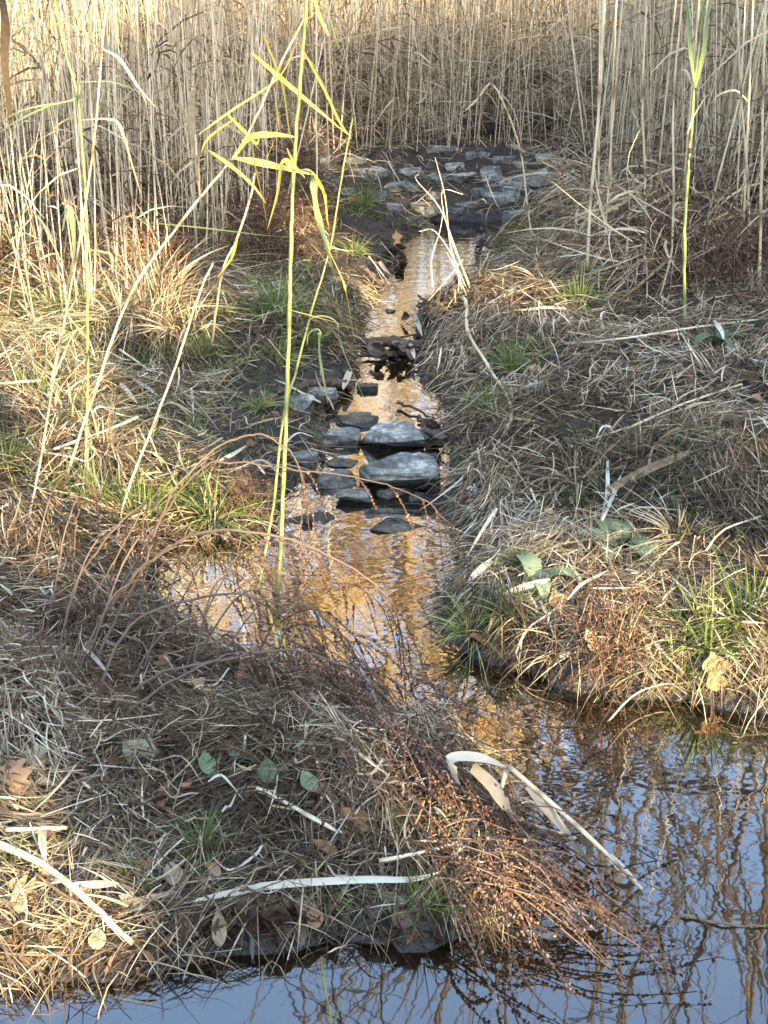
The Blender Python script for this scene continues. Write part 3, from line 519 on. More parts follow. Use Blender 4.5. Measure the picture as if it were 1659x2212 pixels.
def weed(n, h, spread=.8, droop=.6, bead=14):
    root = empty('dead_weed_plant', (0, 0, 0)); g = Geo(); gb = Geo(); t = np.linspace(0, 1, 7)
    a = rng.uniform(0, 2 * pi, n); s = rng.uniform(.1, spread, n); L = h * rng.uniform(.5, 1.2, n)
    D = nrm(np.column_stack([np.cos(a) * s, np.sin(a) * s, np.ones(n)])); B = np.column_stack([np.cos(a) * s * .5, np.sin(a) * s * .5, -droop * s]) + rng.normal(size=(n, 3)) * .1
    P = np.column_stack([rng.normal(size=(n, 2)) * .05, np.full(n, -.01)]); C = P[:, None] + L[:, None, None] * (D[:, None] * t[:, None] + B[:, None] * (t**2)[:, None]) + rng.normal(size=(n, 7, 3)) * .006
    tubes(g, C, .0024 * (1 - .6 * t)[None] * np.ones((n, 1)), rng.uniform(.2, .9, n), 3)
    k = rng.integers(0, n, n * 4); w = rng.integers(2, 7, n * 4); p2 = C[k, w]; m = len(k); d2 = nrm(rng.normal(size=(m, 3)) + np.array([0, 0, .3])); l2 = rng.uniform(.03, .12, m)
    C2 = p2[:, None] + l2[:, None, None] * (d2[:, None] * np.linspace(0, 1, 4)[:, None] + np.array([0, 0, -.5]) * (np.linspace(0, 1, 4)**2)[:, None]); tubes(g, C2, np.full((m, 4), .0015), rng.uniform(0, .9, m), 3)
    q = rng.integers(0, m, m * 3); u = rng.uniform(.2, 1, m * 3)[:, None]; bp_ = C2[q, 0] * (1 - u) + C2[q, 3] * u; beads(gb, bp_, rng.uniform(.0024, .005, len(bp_)), rng.uniform(.1, 1, len(bp_)))
    g.build('twigs', M['weed'], root); gb.build('seed_nodules', M['weed'], root); return root  # the beads are the weed's seed nodules
WD = [weed(22, .30), weed(25, .26, 1.1), weed(18, .36, .7)]
scatter(WD, spots_in(95, -3.2, -.35, 7.2, 10.9, lambda x, y: x < -.45 - (9 - y) * .1 and abs(x) < .32 * y + .2), 'reddish-brown dead weed in the thicket left of the rock dam', 'dead weed', 'dead weeds in the left thicket', .1, .9, 1.6)
extra(WD, spots_in(75, 1.3, 3.6, 5.9, 9.2, lambda x, y: x < .33 * y + .2 and x > 1.05 + (8 - y) * .2), 'brown dead weed at the foot of the right reed stand', 'dead weed', 'dead weeds on the right slope', .9, 1.6)
extra(WD, spots_in(16, -1.3, .35, 2.9, 4.1, lambda x, y: x > -1.5 + (3.6 - y) * .6), 'reddish-brown dead weed on the near mound', 'dead weed', 'dead weeds on the near mound', .45, .85)
extra(WD, [tuple(ground(px, py)[:2]) for px, py in [(1300, 1300), (1350, 1330), (1290, 1400), (1320, 1440), (1370, 1400), (1260, 1440)]], 'sunlit rusty dead weed hanging over the lower right bank', 'dead weed', 'sunlit dead weeds on the right bank', .6, .8)
extra(WD, [tuple(ground(px, py)[:2]) for px, py in [(530, 1080), (560, 1095), (500, 1090), (120, 620), (60, 640), (340, 870), (380, 850)]], 'rusty dead weed catching the sun on the left bank', 'dead weed', 'rusty weeds in the left sunlight', .5, .8)

# trailing dead stems draped from the near mound down to the water
def trailing(p0, p1, n, label, rise=.12, fan=.16, bead=True, wid=.10):
    root = empty('trailing_weed_plant', p0, label, 'dead weed', 'dead stems draped over the mound'); g = Geo(); gb = Geo(); m = 10; t = np.linspace(0, 1, m)
    p0 = np.asarray(p0); v = np.asarray(p1) - p0
    S = rng.normal(size=(n, 3)) * np.array([wid, wid, .02]); E = v + rng.normal(size=(n, 3)) * np.array([fan, fan, .02]); f = rng.uniform(.55, 1.1, n)[:, None]
    C = S[:, None] + (E * f)[:, None] * t[:, None]; C[:, :, 2] += (rise * rng.uniform(.3, 1.4, n))[:, None] * 4 * (t * (1 - t))[None] 
    C += np.cumsum(rng.normal(size=(n, m, 3)) * .004, 1)
    zmin = H(C[..., 0] + p0[0], C[..., 1] + p0[1]); zmin = np.maximum(zmin, -.01) + .008 - p0[2]; C[..., 2] = np.maximum(C[..., 2], zmin + .015 * rng.uniform(0, 1, (n, 1)))
    tubes(g, C, (.0027 * (1 - .6 * t))[None] * rng.uniform(.6, 1.3, (n, 1)), rng.uniform(.2, 1, n), 3); g.build('stems', M['weed'], root)
    if bead:
        nb = n * 26; q = rng.integers(0, n, nb); u = rng.uniform(.25, 1, nb) * (m - 1.001); iu = u.astype(int); fu = (u - iu)[:, None]
        B = C[q, iu] * (1 - fu) + C[q, iu + 1] * fu + rng.normal(size=(nb, 3)) * .002; beads(gb, B, rng.uniform(.0026, .0052, nb), rng.uniform(.1, 1, nb)); gb.build('seed_nodules', M['weed'], root)  # seed nodules strung along the stems
TR = [(560,1400,760,1560),(640,1390,850,1620),(700,1430,930,1680),(760,1450,960,1740),(600,1460,800,1700),(700,1520,930,1800),(780,1560,1010,1840),(850,1600,1080,1880),(900,1680,1130,1930),(820,1700,1040,1930),
      (960,1760,1200,1980),(900,1820,1180,1990),(1000,1840,1290,2010),(980,1890,1340,2040),(860,1540,1060,1780),(740,1640,960,1880),(480,1430,700,1600),(520,1500,760,1680),(1050,1920,1370,2060),(660,1600,860,1800)]
for i, (a, b, c, d) in enumerate(TR):
    p0 = ground(a, b); p1 = ground(c, d); p0[2] += .03; p1[2] = max(p1[2], .005) + .01
    trailing(p0, p1, (7 if i in (0, 1, 2, 4, 5, 16, 17, 19, 15) else 14), 'reddish trailing dead stems with seed nodules draped over the near mound to the water', rise=.07, fan=.13, wid=.07)

# ------------------------------------------------------------------ rocks
def hull_rock(name, pts, mat, label, cat='rock', group=None, rough=.006):
    pts = np.asarray(pts); c = pts.mean(0); c[2] = pts[:, 2].min(); bm = bmesh.new()
    for p in pts: bm.verts.new(p - c)
    r = bmesh.ops.convex_hull(bm, input=bm.verts); bmesh.ops.delete(bm, geom=[v for v in r['geom_interior'] if isinstance(v, bmesh.types.BMVert)], context='VERTS')
    size = float(np.ptp(pts[:, 0])); 
    bmesh.ops.dissolve_limit(bm, angle_limit=R(9), verts=bm.verts, edges=bm.edges)
    bmesh.ops.bevel(bm, geom=bm.edges[:], offset=size * .006, segments=1, affect='EDGES', profile=.6)
    bmesh.ops.triangulate(bm, faces=bm.faces); bmesh.ops.subdivide_edges(bm, edges=[e for e in bm.edges if e.calc_length() > size * .12], cuts=2, use_grid_fill=True); bmesh.ops.triangulate(bm, faces=bm.faces)
    ph = rng.uniform(0, 6, 6)
    for v in bm.verts:
        x, y, z = v.co / size * 9; d = math.sin(x * 1.3 + ph[0] + math.sin(y * 1.7 + ph[1])) * math.sin(z * 4 + y + ph[2]) + .5 * math.sin(x * 3.1 + z * 5 + ph[3]) * math.sin(y * 3.7 + ph[4])
        v.co += v.normal * d * size * .007 + Vector(rng.normal(size=3) * size * .005)
    me = bpy.data.meshes.new(name); bm.to_mesh(me); bm.free()
    at = me.attributes.new('tone', 'FLOAT', 'POINT'); at.data.foreach_set('value', np.full(len(me.vertices), .45, np.float32)); me.materials.append(mat)
    for p in me.polygons: p.use_smooth = False
    o = bpy.data.objects.new(name, me); COL.objects.link(o); o.location = c; return tag(o, label, cat, group)
def rock(cx, yb, w, h, label, mat=None, group=None, flatness=.8, name='rock', zb=None):
    """cx, yb: middle and foot of the stone in the picture; w, h: its seen width and height"""
    p = ground(cx, yb); zb = p[2] if zb is None else zb; dist = math.hypot(p[1], CH - p[2]); W = w / FPX * dist; ca = CP
    Hh = h / FPX * dist / ca; dep = W * rng.uniform(.55, .8); zt = max(Hh - dep * .45 * .5, Hh * .45); pts = []; tx_, ty_ = rng.uniform(-.28, .28), rng.uniform(-.3, .2)
    u = nrm(rng.normal(size=(15, 3))); u = np.sign(u) * np.abs(u)**.75; u = u / np.abs(u).max(0); zc = zb + zt * .25
    u[:, 2] = np.clip(u[:, 2], -1, .55 + .25 * (tx_ * 2 * u[:, 0] + ty_ * 2 * u[:, 1]))
    pts = [(p[0] + W * .5 * a, p[1] + dep * .5 + dep * .5 * b_, zc + zt * .95 * c_) for a, b_, c_ in u]
    return hull_rock(name, pts, mat or M['rock'], label, group=group)
def FL(px, py, z): return flat(px, py, z)
hull_rock('rock', [FL(790, 1003, .12), FL(868, 976, .13), FL(905, 978, .135), FL(935, 985, .13), FL(950, 1012, .10), FL(775, 1012, .07), FL(778, 1030, .03), FL(800, 1040, .05), FL(950, 1030, .05), FL(780, 1046, -.03), FL(860, 1060, -.03), FL(952, 1058, -.03), FL(780, 1010, -.03), FL(945, 1000, -.03), FL(800, 1026, .085), FL(945, 1030, .085)], M['rock'], 'largest flat slab of grey-green slate in the middle of the creek')
hull_rock('rock', [FL(776, 956, .01), FL(800, 925, .09), FL(825, 910, .10), FL(885, 908, .11), FL(918, 948, .09), FL(915, 965, .03), FL(850, 972, -.02), FL(776, 965, -.03), FL(915, 972, -.03), FL(830, 925, -.03), FL(890, 925, -.03), FL(865, 955, .08)], M['rock'], 'tilted blue-grey slab upstream of the largest slab')
for a in [(745, 968, 66, 44, 'squarish brown-grey stone left of the tilted slab'), (765, 928, 88, 32, 'long low stone at the pool outlet'), (690, 948, 50, 20, 'thin flat stone with a bright top at the left of the outlet'), (775, 908, 45, 16, 'small dark stone tip behind the outlet stones'),
          (688, 935, 42, 22, 'dark stone by the left bank above the thin one'), (718, 1058, 86, 40, 'rounded green-topped stone left of the largest slab'), (768, 1096, 72, 38, 'pyramid shaped dark stone below the largest slab'), (738, 1012, 60, 12, 'low wet stone awash between the stones'),
          (655, 1010, 56, 36, 'grey stone in the mud at the left bank'), (705, 970, 40, 22, 'small brown stone between the bank and the squarish stone'), (640, 885, 64, 36, 'dark stone under the driftwood root'), (690, 868, 64, 34, 'brown-grey boulder at the left pool edge'),
          (862, 1163, 108, 24, 'long dark log-like stone lying in open water'), (668, 1143, 90, 14, 'flat low stone awash left in open water'), (662, 1135, 22, 24, 'small upright dark stone on the flat one'), (797, 846, 44, 20, 'mossy round stone in the middle pool'),
          (845, 675, 22, 10, 'tiny dark stone in the upper pool'), (925, 1092, 70, 22, 'dark stone under the right bank below the slab'), (930, 1000, 40, 26, 'dark stone wedged behind the largest slab'), (500, 1062, 66, 34, 'muddy stone on the left bank above the inlet'),
          (860, 1080, 80, 16, 'dark wet ledge stone in front of the largest slab'), (560, 1010, 30, 14, 'small stone on the left mud')]: rock(a[0], a[1], a[2] * 1.22, *a[3:])
rock(302, 1650, 80, 62, 'pale greenish boulder half buried in the near mound', M['rock_pale']); rock(1165, 1262, 72, 34, 'pale flat stone under leaves on the right bank', M['rock_pale'])
DAM = [(955,338,66,24),(1032,342,44,18),(890,388,52,30),(820,388,46,36),(855,415,70,34),(780,385,40,26),(710,405,40,26),(700,360,36,22),(745,420,44,24),(885,415,60,28),(1000,402,66,34),(945,400,50,26),(1065,392,54,48),(1135,405,96,38),(1070,418,56,24),
       (1035,425,46,24),(1112,422,44,22),(1090,448,88,34),(1010,455,50,30),(912,462,72,32),(975,470,62,40),(848,460,44,30),(805,440,46,26),(940,435,50,22),(1175,355,40,26),(1090,352,50,22),(1160,430,50,26),(1050,470,60,26),(1120,478,60,24),(890,480,46,16),(770,360,40,20),(1180,395,50,30),(985,365,50,20),(1130,370,44,22)]
for i, (a, b, c, d) in enumerate(DAM): rock(a, b + rng.normal() * 3, c * rng.uniform(.9, 1.4), d * rng.uniform(.8, 1.25), 'blue-grey stone in the heap of rocks damming the creek', group='stones of the rock dam')

# ------------------------------------------------------------------ driftwood, sticks and debris in the creek
def stick(name, P, r0, r1, mat, label, cat='stick', tone=.5, group=None, k=7, wob=.002, nodes=0):
    g = Geo(); P = np.asarray(P, float); tube(g, P, r0, r1, tone, k, 6, nodes, wob); return tag(g.build(name, mat, origin=P[0]), label, cat, group)
def gp(*pts, lift=0.02): return [ground(a, b) + np.array([0, 0, lift]) for a, b in pts]
stick('driftwood_log', [flat(780, 742, .02), flat(840, 740, .035), flat(940, 748, .04), flat(1000, 735, .06)], .03, .022, M['wood_dark'], 'dark wet log lying across the creek at the debris dam', 'log')
stick('driftwood_root', gp((600, 862), (660, 846), (705, 838), (757, 846), lift=.03), .016, .024, M['wood_dark'], 'crooked black root at the left edge of the middle pool', 'root', wob=.006)
stick('driftwood_log', [ground(1040, 690) + [0, 0, .03], ground(1090, 686) + [0, 0, .04], ground(1130, 688) + [0, 0, .05]], .025, .02, M['bramble'], 'grey broken log sticking out of the right bank thatch', 'log')
for i, (P, lb) in enumerate([([(905, 640), (945, 660), (990, 655)], 'dark stick poking into the upper pool'), ([(860, 870), (900, 885), (930, 900)], 'dark twig crossing the middle pool'), ([(790, 735), (850, 728), (905, 722)], 'wet stick along the upper side of the debris dam'),
                             ([(770, 768), (850, 765), (930, 762)], 'wet stick along the lower side of the debris dam'), ([(905, 900), (950, 930), (960, 960)], 'dark stick by the right end of the slabs')]):
    stick('driftwood_stick', [flat(a, b, .02) for a, b in P], .008, .005, M['wood_dark'], lb, wob=.004)
def leaf_mesh(name, mat, L=.09, W=.06, lobes=0, curl=.3, tone=.5, fold=.2):
    g = Geo(); n = 14; t = np.linspace(0, 1, n); w = W * .5 * np.sin(pi * t**.8)**.8
    if lobes: w = w * (1 + .45 * np.sin(t * lobes * 2 * pi)); 
    w = np.maximum(w, .001); u = np.array([-1, -.55, 0, .55, 1.]); Y = np.repeat((t * L)[:, None], 5, 1) + (np.abs(u)[None] * W * .18 if lobes else 0); X = w[:, None] * u[None]
    Z = curl * (X**2 / W * 1.6 * rng.uniform(.4, 1) + (t[:, None] - .5)**2 * L * rng.uniform(-.5, .7)) + rng.normal(size=X.shape) * L * .025 + .003
    i = np.arange(n - 1)[:, None] * 5 + np.arange(4)[None]; g.add(np.stack([X, Y - L / 2, Z], -1), np.stack([i, i + 1, i + 6, i + 5], -1).reshape(-1, 4), tone + rng.normal() * .05); return g.build(name, mat)
LV = [leaf_mesh('fallen_leaf', M['leaf_brown'], .085, .06, 3, .9), leaf_mesh('fallen_leaf', M['leaf_brown'], .075, .045, 0, 1.2), leaf_mesh('fallen_leaf', M['leaf_brown'], .10, .075, 4, .6), leaf_mesh('fallen_leaf', M['leaf_brown'], .07, .05, 2, 1.6), leaf_mesh('fallen_leaf', M['leaf_brown'], .06, .04, 0, 1.8)]
def drop_leaves(protos, spots, label, group, smin=.32, smax=.85, zoff=.005, zmax=None):
    for i, (x, y) in enumerate(spots):
        s = protos[i % len(protos)]; o = s if not s.get('label') else s.copy()
        if o is not s: COL.objects.link(o)
        o.location = (x, y, max(float(H(x, y)), 0) + zoff + rng.uniform(0, .03 if zmax is None else zmax)); o.rotation_euler = (rng.normal() * .45, rng.normal() * .45, rng.uniform(0, 6.28)); sc = smin + (smax - smin) * rng.uniform(0, 1)**1.5; o.scale = (sc, sc, sc); tag(o, label, 'leaf', group)
ok = lambda x, y: abs(x) < .31 * y + .1
drop_leaves(LV, spots_in(110, -1.5, .5, 2.0, 4.0, ok, .02), 'curled brown fallen leaf in the litter of the near mound', 'fallen leaves on the near mound')
drop_leaves(LV, spots_in(60, .4, 2.2, 3.3, 6.5, ok, .02), 'curled brown fallen leaf on the right bank', 'fallen leaves on the right bank', .4, 1.0)
drop_leaves(LV, spots_in(60, -2.2, -.2, 4.6, 9, ok, .02), 'curled brown fallen leaf on the far left bank', 'fallen leaves on the left bank', .5, 1.1)
DK = [leaf_mesh('wet_leaf', M['leaf_dark'], .09, .06, 0, 1.2), leaf_mesh('wet_leaf', M['leaf_dark'], .10, .05, 0, .9), leaf_mesh('wet_leaf', M['leaf_dark'], .075, .06, 2, .7), leaf_mesh('wet_leaf', M['leaf_dark'], .07, .045, 0, 1.5)]
deb = []
for cx, cy, sx_, sy_, n in [(950, 705, 40, 16, 34), (1000, 690, 28, 20, 22), (850, 775, 55, 9, 30), (910, 760, 40, 12, 22), (860, 560, 14, 22, 18), (1040, 545, 15, 25, 14), (935, 950, 22, 16, 14)]:
    for k in range(n): p = flat(cx + rng.normal() * sx_ * .6, cy + rng.normal() * sy_ * .6); deb.append((p[0], p[1]))
drop_leaves(DK, deb, 'dark wet leaf in the debris caught across the creek', 'wet leaves of the debris dams', .7, 1.3, .0, .06)
mudl = [tuple(flat(rng.uniform(380, 950), rng.uniform(1995, 2040))[:2]) for k in range(46)]
drop_leaves(DK, mudl, 'dark sodden leaf on the mud at the near waterline', 'sodden leaves on the near mud', .7, 1.3, .004, .012)
def one_leaf(px, py, L, W, lobes, mat, tone, label, rz, lift=.04, tilt=(.5, 0), cat='leaf', name='fallen_leaf'):
    o = leaf_mesh(name, M[mat], L, W, lobes, .7, tone); o.location = ground(px, py) + [0, 0, lift]; o.rotation_euler = (tilt[0], tilt[1], rz); return tag(o, label, cat)
one_leaf(40, 1712, .10, .08, 3, 'leaf_brown', .75, 'orange-brown lobed leaf at the left edge of the near mound', .6)
one_leaf(435, 1512, .085, .035, 2, 'leaf_brown', .78, 'bright orange-brown leaf under the arching brambles', .9)
one_leaf(770, 1800, .09, .06, 0, 'leaf_brown', .7, 'broad tan-brown leaf in the middle of the near mound', 1.2)
one_leaf(700, 1862, .07, .04, 0, 'leaf_brown', .55, 'reddish folded leaf below the fallen cane end', 1.4)
one_leaf(85, 1665, .07, .05, 2, 'blade_pale', .45, 'pale crumpled leaf with a dark hole near the left edge', .3)
one_leaf(100, 1720, .05, .04, 0, 'blade_pale', .4, 'pale grey leaf below the crumpled one', 2.)
one_leaf(375, 1915, .06, .045, 0, 'blade_pale', .1, 'grey-brown leaf in the centre of the near mound', .3)
one_leaf(45, 1975, .07, .035, 0, 'leaf_brown', .85, 'ribbed orange leaf in the bottom-left sunlight', .4)
one_leaf(215, 2060, .05, .04, 0, 'leaf_brown', .9, 'small ribbed orange leaf near the bottom-left waterline', .1)
one_leaf(290, 1985, .07, .04, 2, 'blade_pale', .3, 'pale grey lobed leaf beside the flat straw blade', 1.5)
one_leaf(475, 2030, .09, .035, 0, 'blade_pale', .25, 'long furled pale leaf hanging below the curved blade', .1, tilt=(1.2, 0))
one_leaf(680, 2010, .055, .04, 0, 'leaf_brown', .45, 'reddish leaf stuck on the near mud', .2)
one_leaf(1090, 1950, .08, .05, 2, 'leaf_brown', .6, 'warm brown leaf caught in the tangle tip above the water', .5, .06)
one_leaf(1285, 1995, .06, .045, 3, 'leaf_brown', .7, 'tan crinkled leaf at the end of the tangle over the water', 1.1, .04)
one_leaf(1205, 1335, .11, .06, 2, 'leaf_brown', .5, 'rust brown leaf in the shade of the right bank edge', .4, tilt=(.9, 0))
one_leaf(1280, 1420, .10, .07, 3, 'leaf_brown', .95, 'bright yellow-tan lobed leaf in the sunlit right clump', .8, tilt=(.9, 0))
one_leaf(1540, 1480, .13, .07, 2, 'leaf_brown', .85, 'large sunlit tan leaf standing at the right waterline', .2, tilt=(1.1, 0))
one_leaf(1030, 1405, .07, .04, 0, 'leaf_brown', .5, 'brown leaf under the arching tuft at the water', 1.3)
one_leaf(857, 545, .12, .06, 2, 'leaf_brown', .68, 'upright rust-brown leaf on the debris left of the upper pool', .2, .08, (1.2, 0))
for i, (px, py, L, W, rz, lb) in enumerate([(448, 1685, .085, .065, .4, 'round green leaf, left of three on the near mound'), (455, 1712, .05, .04, 1.2, 'small yellowish leaf under the left round leaf'), (525, 1672, .10, .055, 1.9, 'oval green leaf, middle of three on the near mound'), (578, 1700, .09, .07, .1, 'heart-shaped green leaf, right of three on the near mound'), (665, 1725, .08, .07, .6, 'yellow-green fading leaf near the grass tuft')]):
    one_leaf(px, py, L * .78, W * .7, 0, 'dock', .4 if i != 4 else .9, lb, rz, .05, (.5, .1), 'leaf', 'green_leaf')
def dock_plant(px, py, label, n=6, L=.15, tone=.55):
    p = ground(px, py); root = empty('dock_plant', p, label, 'plant')
    for k in range(n):
        a = k * 2 * pi / n + rng.normal() * .3; g = Geo(); d = np.array([math.cos(a), math.sin(a), 0]); l = L * rng.uniform(.7, 1.2)
        ribbon(g, [np.zeros(3), d * l * .35 + [0, 0, l * .35], d * l * .75 + [0, 0, l * .35], d * l + [0, 0, l * .12]], l * .42, tone, face=[0, 0, 1], taper0=.12, sharp=3.5, m=4); g.build('leaf', M['dock'], root)
dock_plant(1330, 1195, 'broad-leaved green dock rosette on the right bank'); dock_plant(1550, 745, 'dark green broad-leaved plant at the foot of the right weeds', 5, .12, .2)
dock_plant(1160, 1265, 'grey-green wilted broad leaf plant by the pale flat stone', 3, .15, .7); dock_plant(1300, 1150, 'small pale-leaved plant above the dock', 4, .07, .9); dock_plant(250, 890, 'small leafy green plant in the straw on the left', 5, .09, .3)
# small pieces of white foam
def crumb(px, py, s, label):
    g = Geo(); c = ground(px, py) + [0, 0, .02]; P = c + rng.normal(size=(26, 3)) * s * np.array([.5, .4, .25]); beads(g, P, rng.uniform(.15, .32, 26) * s, rng.uniform(.2, 1, 26)); tag(g.build('foam_scrap', M['foam'], origin=c, smooth=False), label, 'litter')
crumb(1155, 845, .045, 'crumbled white scrap lying on the right bank'); crumb(1575, 762, .04, 'white scrap beside the bleached leaf at the right'); crumb(703, 655, .02, 'tiny white scrap on the muddy left bank'); crumb(1020, 1065, .02, 'pale scrap near the right bank edge')

# ------------------------------------------------------------------ prominent reeds, canes and leaves
def cane(name, P, r0, r1, mat, label, leaves=(), cat='reed', k=7, nodes=7, tone=.6):
    P = np.asarray(P, float); root = empty(name, P[0], label, cat); g = Geo(); tube(g, P - P[0], r0, r1, tone, k, 7, nodes, .0008); g.build('stem', mat, root)
    for (Q, w, lm, tn) in leaves:
        g = Geo(); ribbon(g, np.asarray(Q) - P[0], w, tn, m=7, twist=rng.normal() * .5); g.build('leaf', lm, root)
    return root
A = lambda y, *pts: [air(a, b, y) for a, b in pts]
G_, Y_, S_, Pl = M['leaf_green'], M['leaf_gold'], M['straw'], M['blade_pale']
y4 = 4.02
cane('green_reed', [flat(598, 1290, -.02)] + A(y4, (606, 1180), (612, 1050), (619, 880), (625, 700), (628, 560), (633, 400), (645, 220), (658, 60), (668, -90)), .0068, .004, M['reed_green'], 'tall green reed standing in the creek, tallest in the foreground', [
    (A(y4 - .02, (628, 513), (560, 508), (430, 492), (290, 478)), .011, G_, .6), (A(y4, (642, 232), (560, 205), (430, 165), (330, 140)), .012, G_, .4), (A(y4 + .03, (655, 100), (740, 85), (850, 62), (925, 38)), .012, G_, .9),
    (A(y4 - .02, (636, 365), (672, 380), (688, 470), (708, 545), (725, 600)), .026, G_, .25), (A(y4 - .02, (626, 670), (680, 685), (740, 702), (792, 722)), .013, Y_, .9), (A(y4 + .02, (636, 372), (670, 370), (700, 415), (710, 495)), .018, Y_, .45),
    (A(y4, (668, -60), (690, 30), (712, 80)), .02, G_, .1), (A(y4, (700, -60), (710, 20), (725, 80), (740, 120)), .016, G_, .1)], cat='green reed')
cane('green_reed', [flat(555, 1290, -.02)] + A(4.15, (575, 1180), (592, 1080), (612, 900), (640, 800), (668, 690), (712, 540), (735, 400), (762, 255)), .0048, .002, M['reed_green'], 'thin green reed crossing behind the tall one with a folded leaf', [
    (A(4.1, (665, 715), (672, 690), (700, 684), (728, 700), (742, 760), (800, 890)), .016, G_, .55), (A(4.1, (664, 745), (668, 722), (690, 716), (692, 770), (708, 870)), .030, G_, .75), (A(4.12, (712, 540), (690, 480), (640, 380)), .008, G_, .9),
    (A(4.1, (712, 545), (745, 620), (760, 700), (772, 760)), .008, Y_, .7)], cat='green reed')
y5 = 4.6
cane('leaning_golden_reed', [ground(45, 1240)] + [air(110, 1120, 4.75), air(200, 860, 4.72), air(280, 640, 4.68), air(390, 480, 4.62), air(500, 345, y5), air(545, 270, y5), air(600, 150, y5), (air(665, 25, y5))], .0058, .0022, M['reed'], 'long leaning golden reed rising from the left bank to the top centre', [
    (A(4.55, (505, 345), (540, 300), (590, 292), (640, 296)), .035, Y_, .7), (A(4.55, (508, 342), (560, 352), (610, 362), (680, 378)), .028, Y_, .75), (A(4.5, (640, 368), (612, 350), (600, 420), (578, 495)), .024, Y_, .65), (A(4.52, (545, 300), (552, 360), (570, 440), (578, 498)), .012, Y_, .4),
    (A(4.5, (490, 245), (530, 285), (555, 310), (560, 290)), .012, Y_, .6), (A(4.55, (450, 325), (500, 360), (545, 400), (575, 440)), .015, Y_, .5), (A(4.6, (545, 115), (620, 180), (690, 240), (750, 290)), .015, Y_, .65), (A(4.6, (595, 215), (600, 280), (560, 380)), .012, Y_, .7),
    (A(4.6, (430, 290), (500, 240), (600, 170), (640, 95)), .012, Y_, .85), (A(4.6, (645, 90), (700, 190), (735, 265), (760, 300)), .013, Y_, .8), (A(4.6, (570, 75), (610, 180), (625, 280), (640, 330)), .013, Y_, .8), (A(4.6, (705, 5), (640, 70), (600, 160), (550, 240)), .010, Y_, .7),
    (A(4.62, (510, 255), (450, 300), (430, 345)), .013, Y_, .45), (A(4.6, (620, 320), (640, 360), (660, 385)), .012, Y_, .9), (A(4.5, (680, 380), (702, 420), (706, 480)), .016, Y_, .35)])
cane('leaning_reed', [ground(250, 1180)] + A(4.5, (270, 1080), (330, 920), (380, 790), (415, 680), (440, 610), (462, 565)), .0042, .003, M['reed'], 'broken dry cane leaning right, ending below the golden leaves', [(A(4.5, (415, 680), (445, 630), (455, 600)), .012, Pl, .5)])
cane('leaning_reed', [ground(455, 760)] + A(5.9, (480, 590), (510, 520), (540, 430), (552, 370)), .005, .004, M['reed'], 'short reed behind the broken cane with a golden sheath', [(A(5.8, (470, 600), (500, 560), (515, 510)), .02, Y_, .5)])
cane('green_reed', [ground(183, 1080)] + A(4.9, (186, 950), (190, 800), (188, 640), (187, 500), (183, 400), (168, 215), (140, 110), (112, -40)), .0052, .0035, M['reed_green'], 'upright yellow-green reed at the left with drooping leaf', [
    (A(4.9, (170, 260), (230, 258), (260, 275), (290, 370), (308, 430)), .014, S_, .7), (A(4.9, (170, 178), (240, 178), (300, 200), (320, 230)), .013, G_, .7), (A(4.9, (172, 175), (160, 215), (60, 235), (0, 262)), .012, G_, .5), (A(4.9, (188, 540), (220, 545), (243, 560), (248, 650)), .018, G_, .2),
    (A(4.9, (186, 215), (120, 225), (40, 260), (-20, 300)), .010, G_, .6)], cat='green reed')
cane('leaning_reed', [ground(60, 1130)] + A(4.7, (90, 980), (130, 740), (165, 560), (200, 330), (220, 110), (235, -40)), .0042, .003, M['reed'], 'slim dry reed crossing the left upright stem', [(A(4.7, (220, 105), (260, 130), (300, 190), (340, 235)), .012, S_, .8), (A(4.7, (135, 500), (150, 450), (160, 560), (120, 700)), .026, G_, .9)])
cane('green_reed', [ground(1482, 818)] + A(5.95, (1480, 700), (1478, 560), (1483, 420), (1492, 300), (1500, 180), (1512, 80), (1528, -60)), .0078, .005, M['reed_green'], 'tall yellow-green reed rising from the right bank', [
    (A(5.9, (1500, 180), (1490, 100), (1485, 30), (1480, -40)), .02, G_, .2), (A(5.9, (1503, 190), (1520, 110), (1530, 20), (1540, -60)), .02, G_, .5), (A(5.9, (1485, 290), (1500, 250), (1530, 200)), .009, Pl, .6)], cat='green reed')
for i, (x0, y0, x1, x2, lb, rr) in enumerate([(1268, 590, 1290, 1305, 'first of the bright golden reeds at the left end of the right stand', .011), (1290, 500, 1300, 1312, 'second bright golden reed of the right stand', .009), (1318, 480, 1322, 1335, 'third bright golden reed of the right stand', .010),
                                              (1305, 560, 1330, 1350, 'fourth golden reed, slightly tilted, of the right stand', .008), (1395, 540, 1390, 1400, 'golden reed right of the bright four', .009), (1450, 600, 1462, 1480, 'grey-gold reed before the tall green one', .008), (1620, 560, 1608, 1590, 'golden reed near the right frame edge', .009),
                                              (1640, 640, 1648, 1655, 'outermost golden reed at the right edge', .009)]):
    y = 8.0 if i != 5 else 7.2
    p = ground(x0, y0); cane('golden_reed', [p] + A(p[1], (x0 * .6 + x1 * .4, y0 - 170), (x1 + rng.normal() * 5, 200), (x2, -60)), rr * .72, rr * .5, M['reed'], lb, [], tone=.6)
cane('bowed_reed', [ground(1050, 1000), ground(1105, 905) + [0, 0, .03]] + A(5.9, (1060, 800), (1012, 720), (1008, 660), (1000, 640)), .006, .007, M['reed'], 'bowed pale cane hanging from the straw sheaf to the right bank', [(A(5.6, (1095, 860), (1080, 930), (1055, 960)), .035, Pl, .35), (A(5.5, (1105, 905), (1075, 960), (1060, 1020)), .016, Pl, .7)], tone=.95)
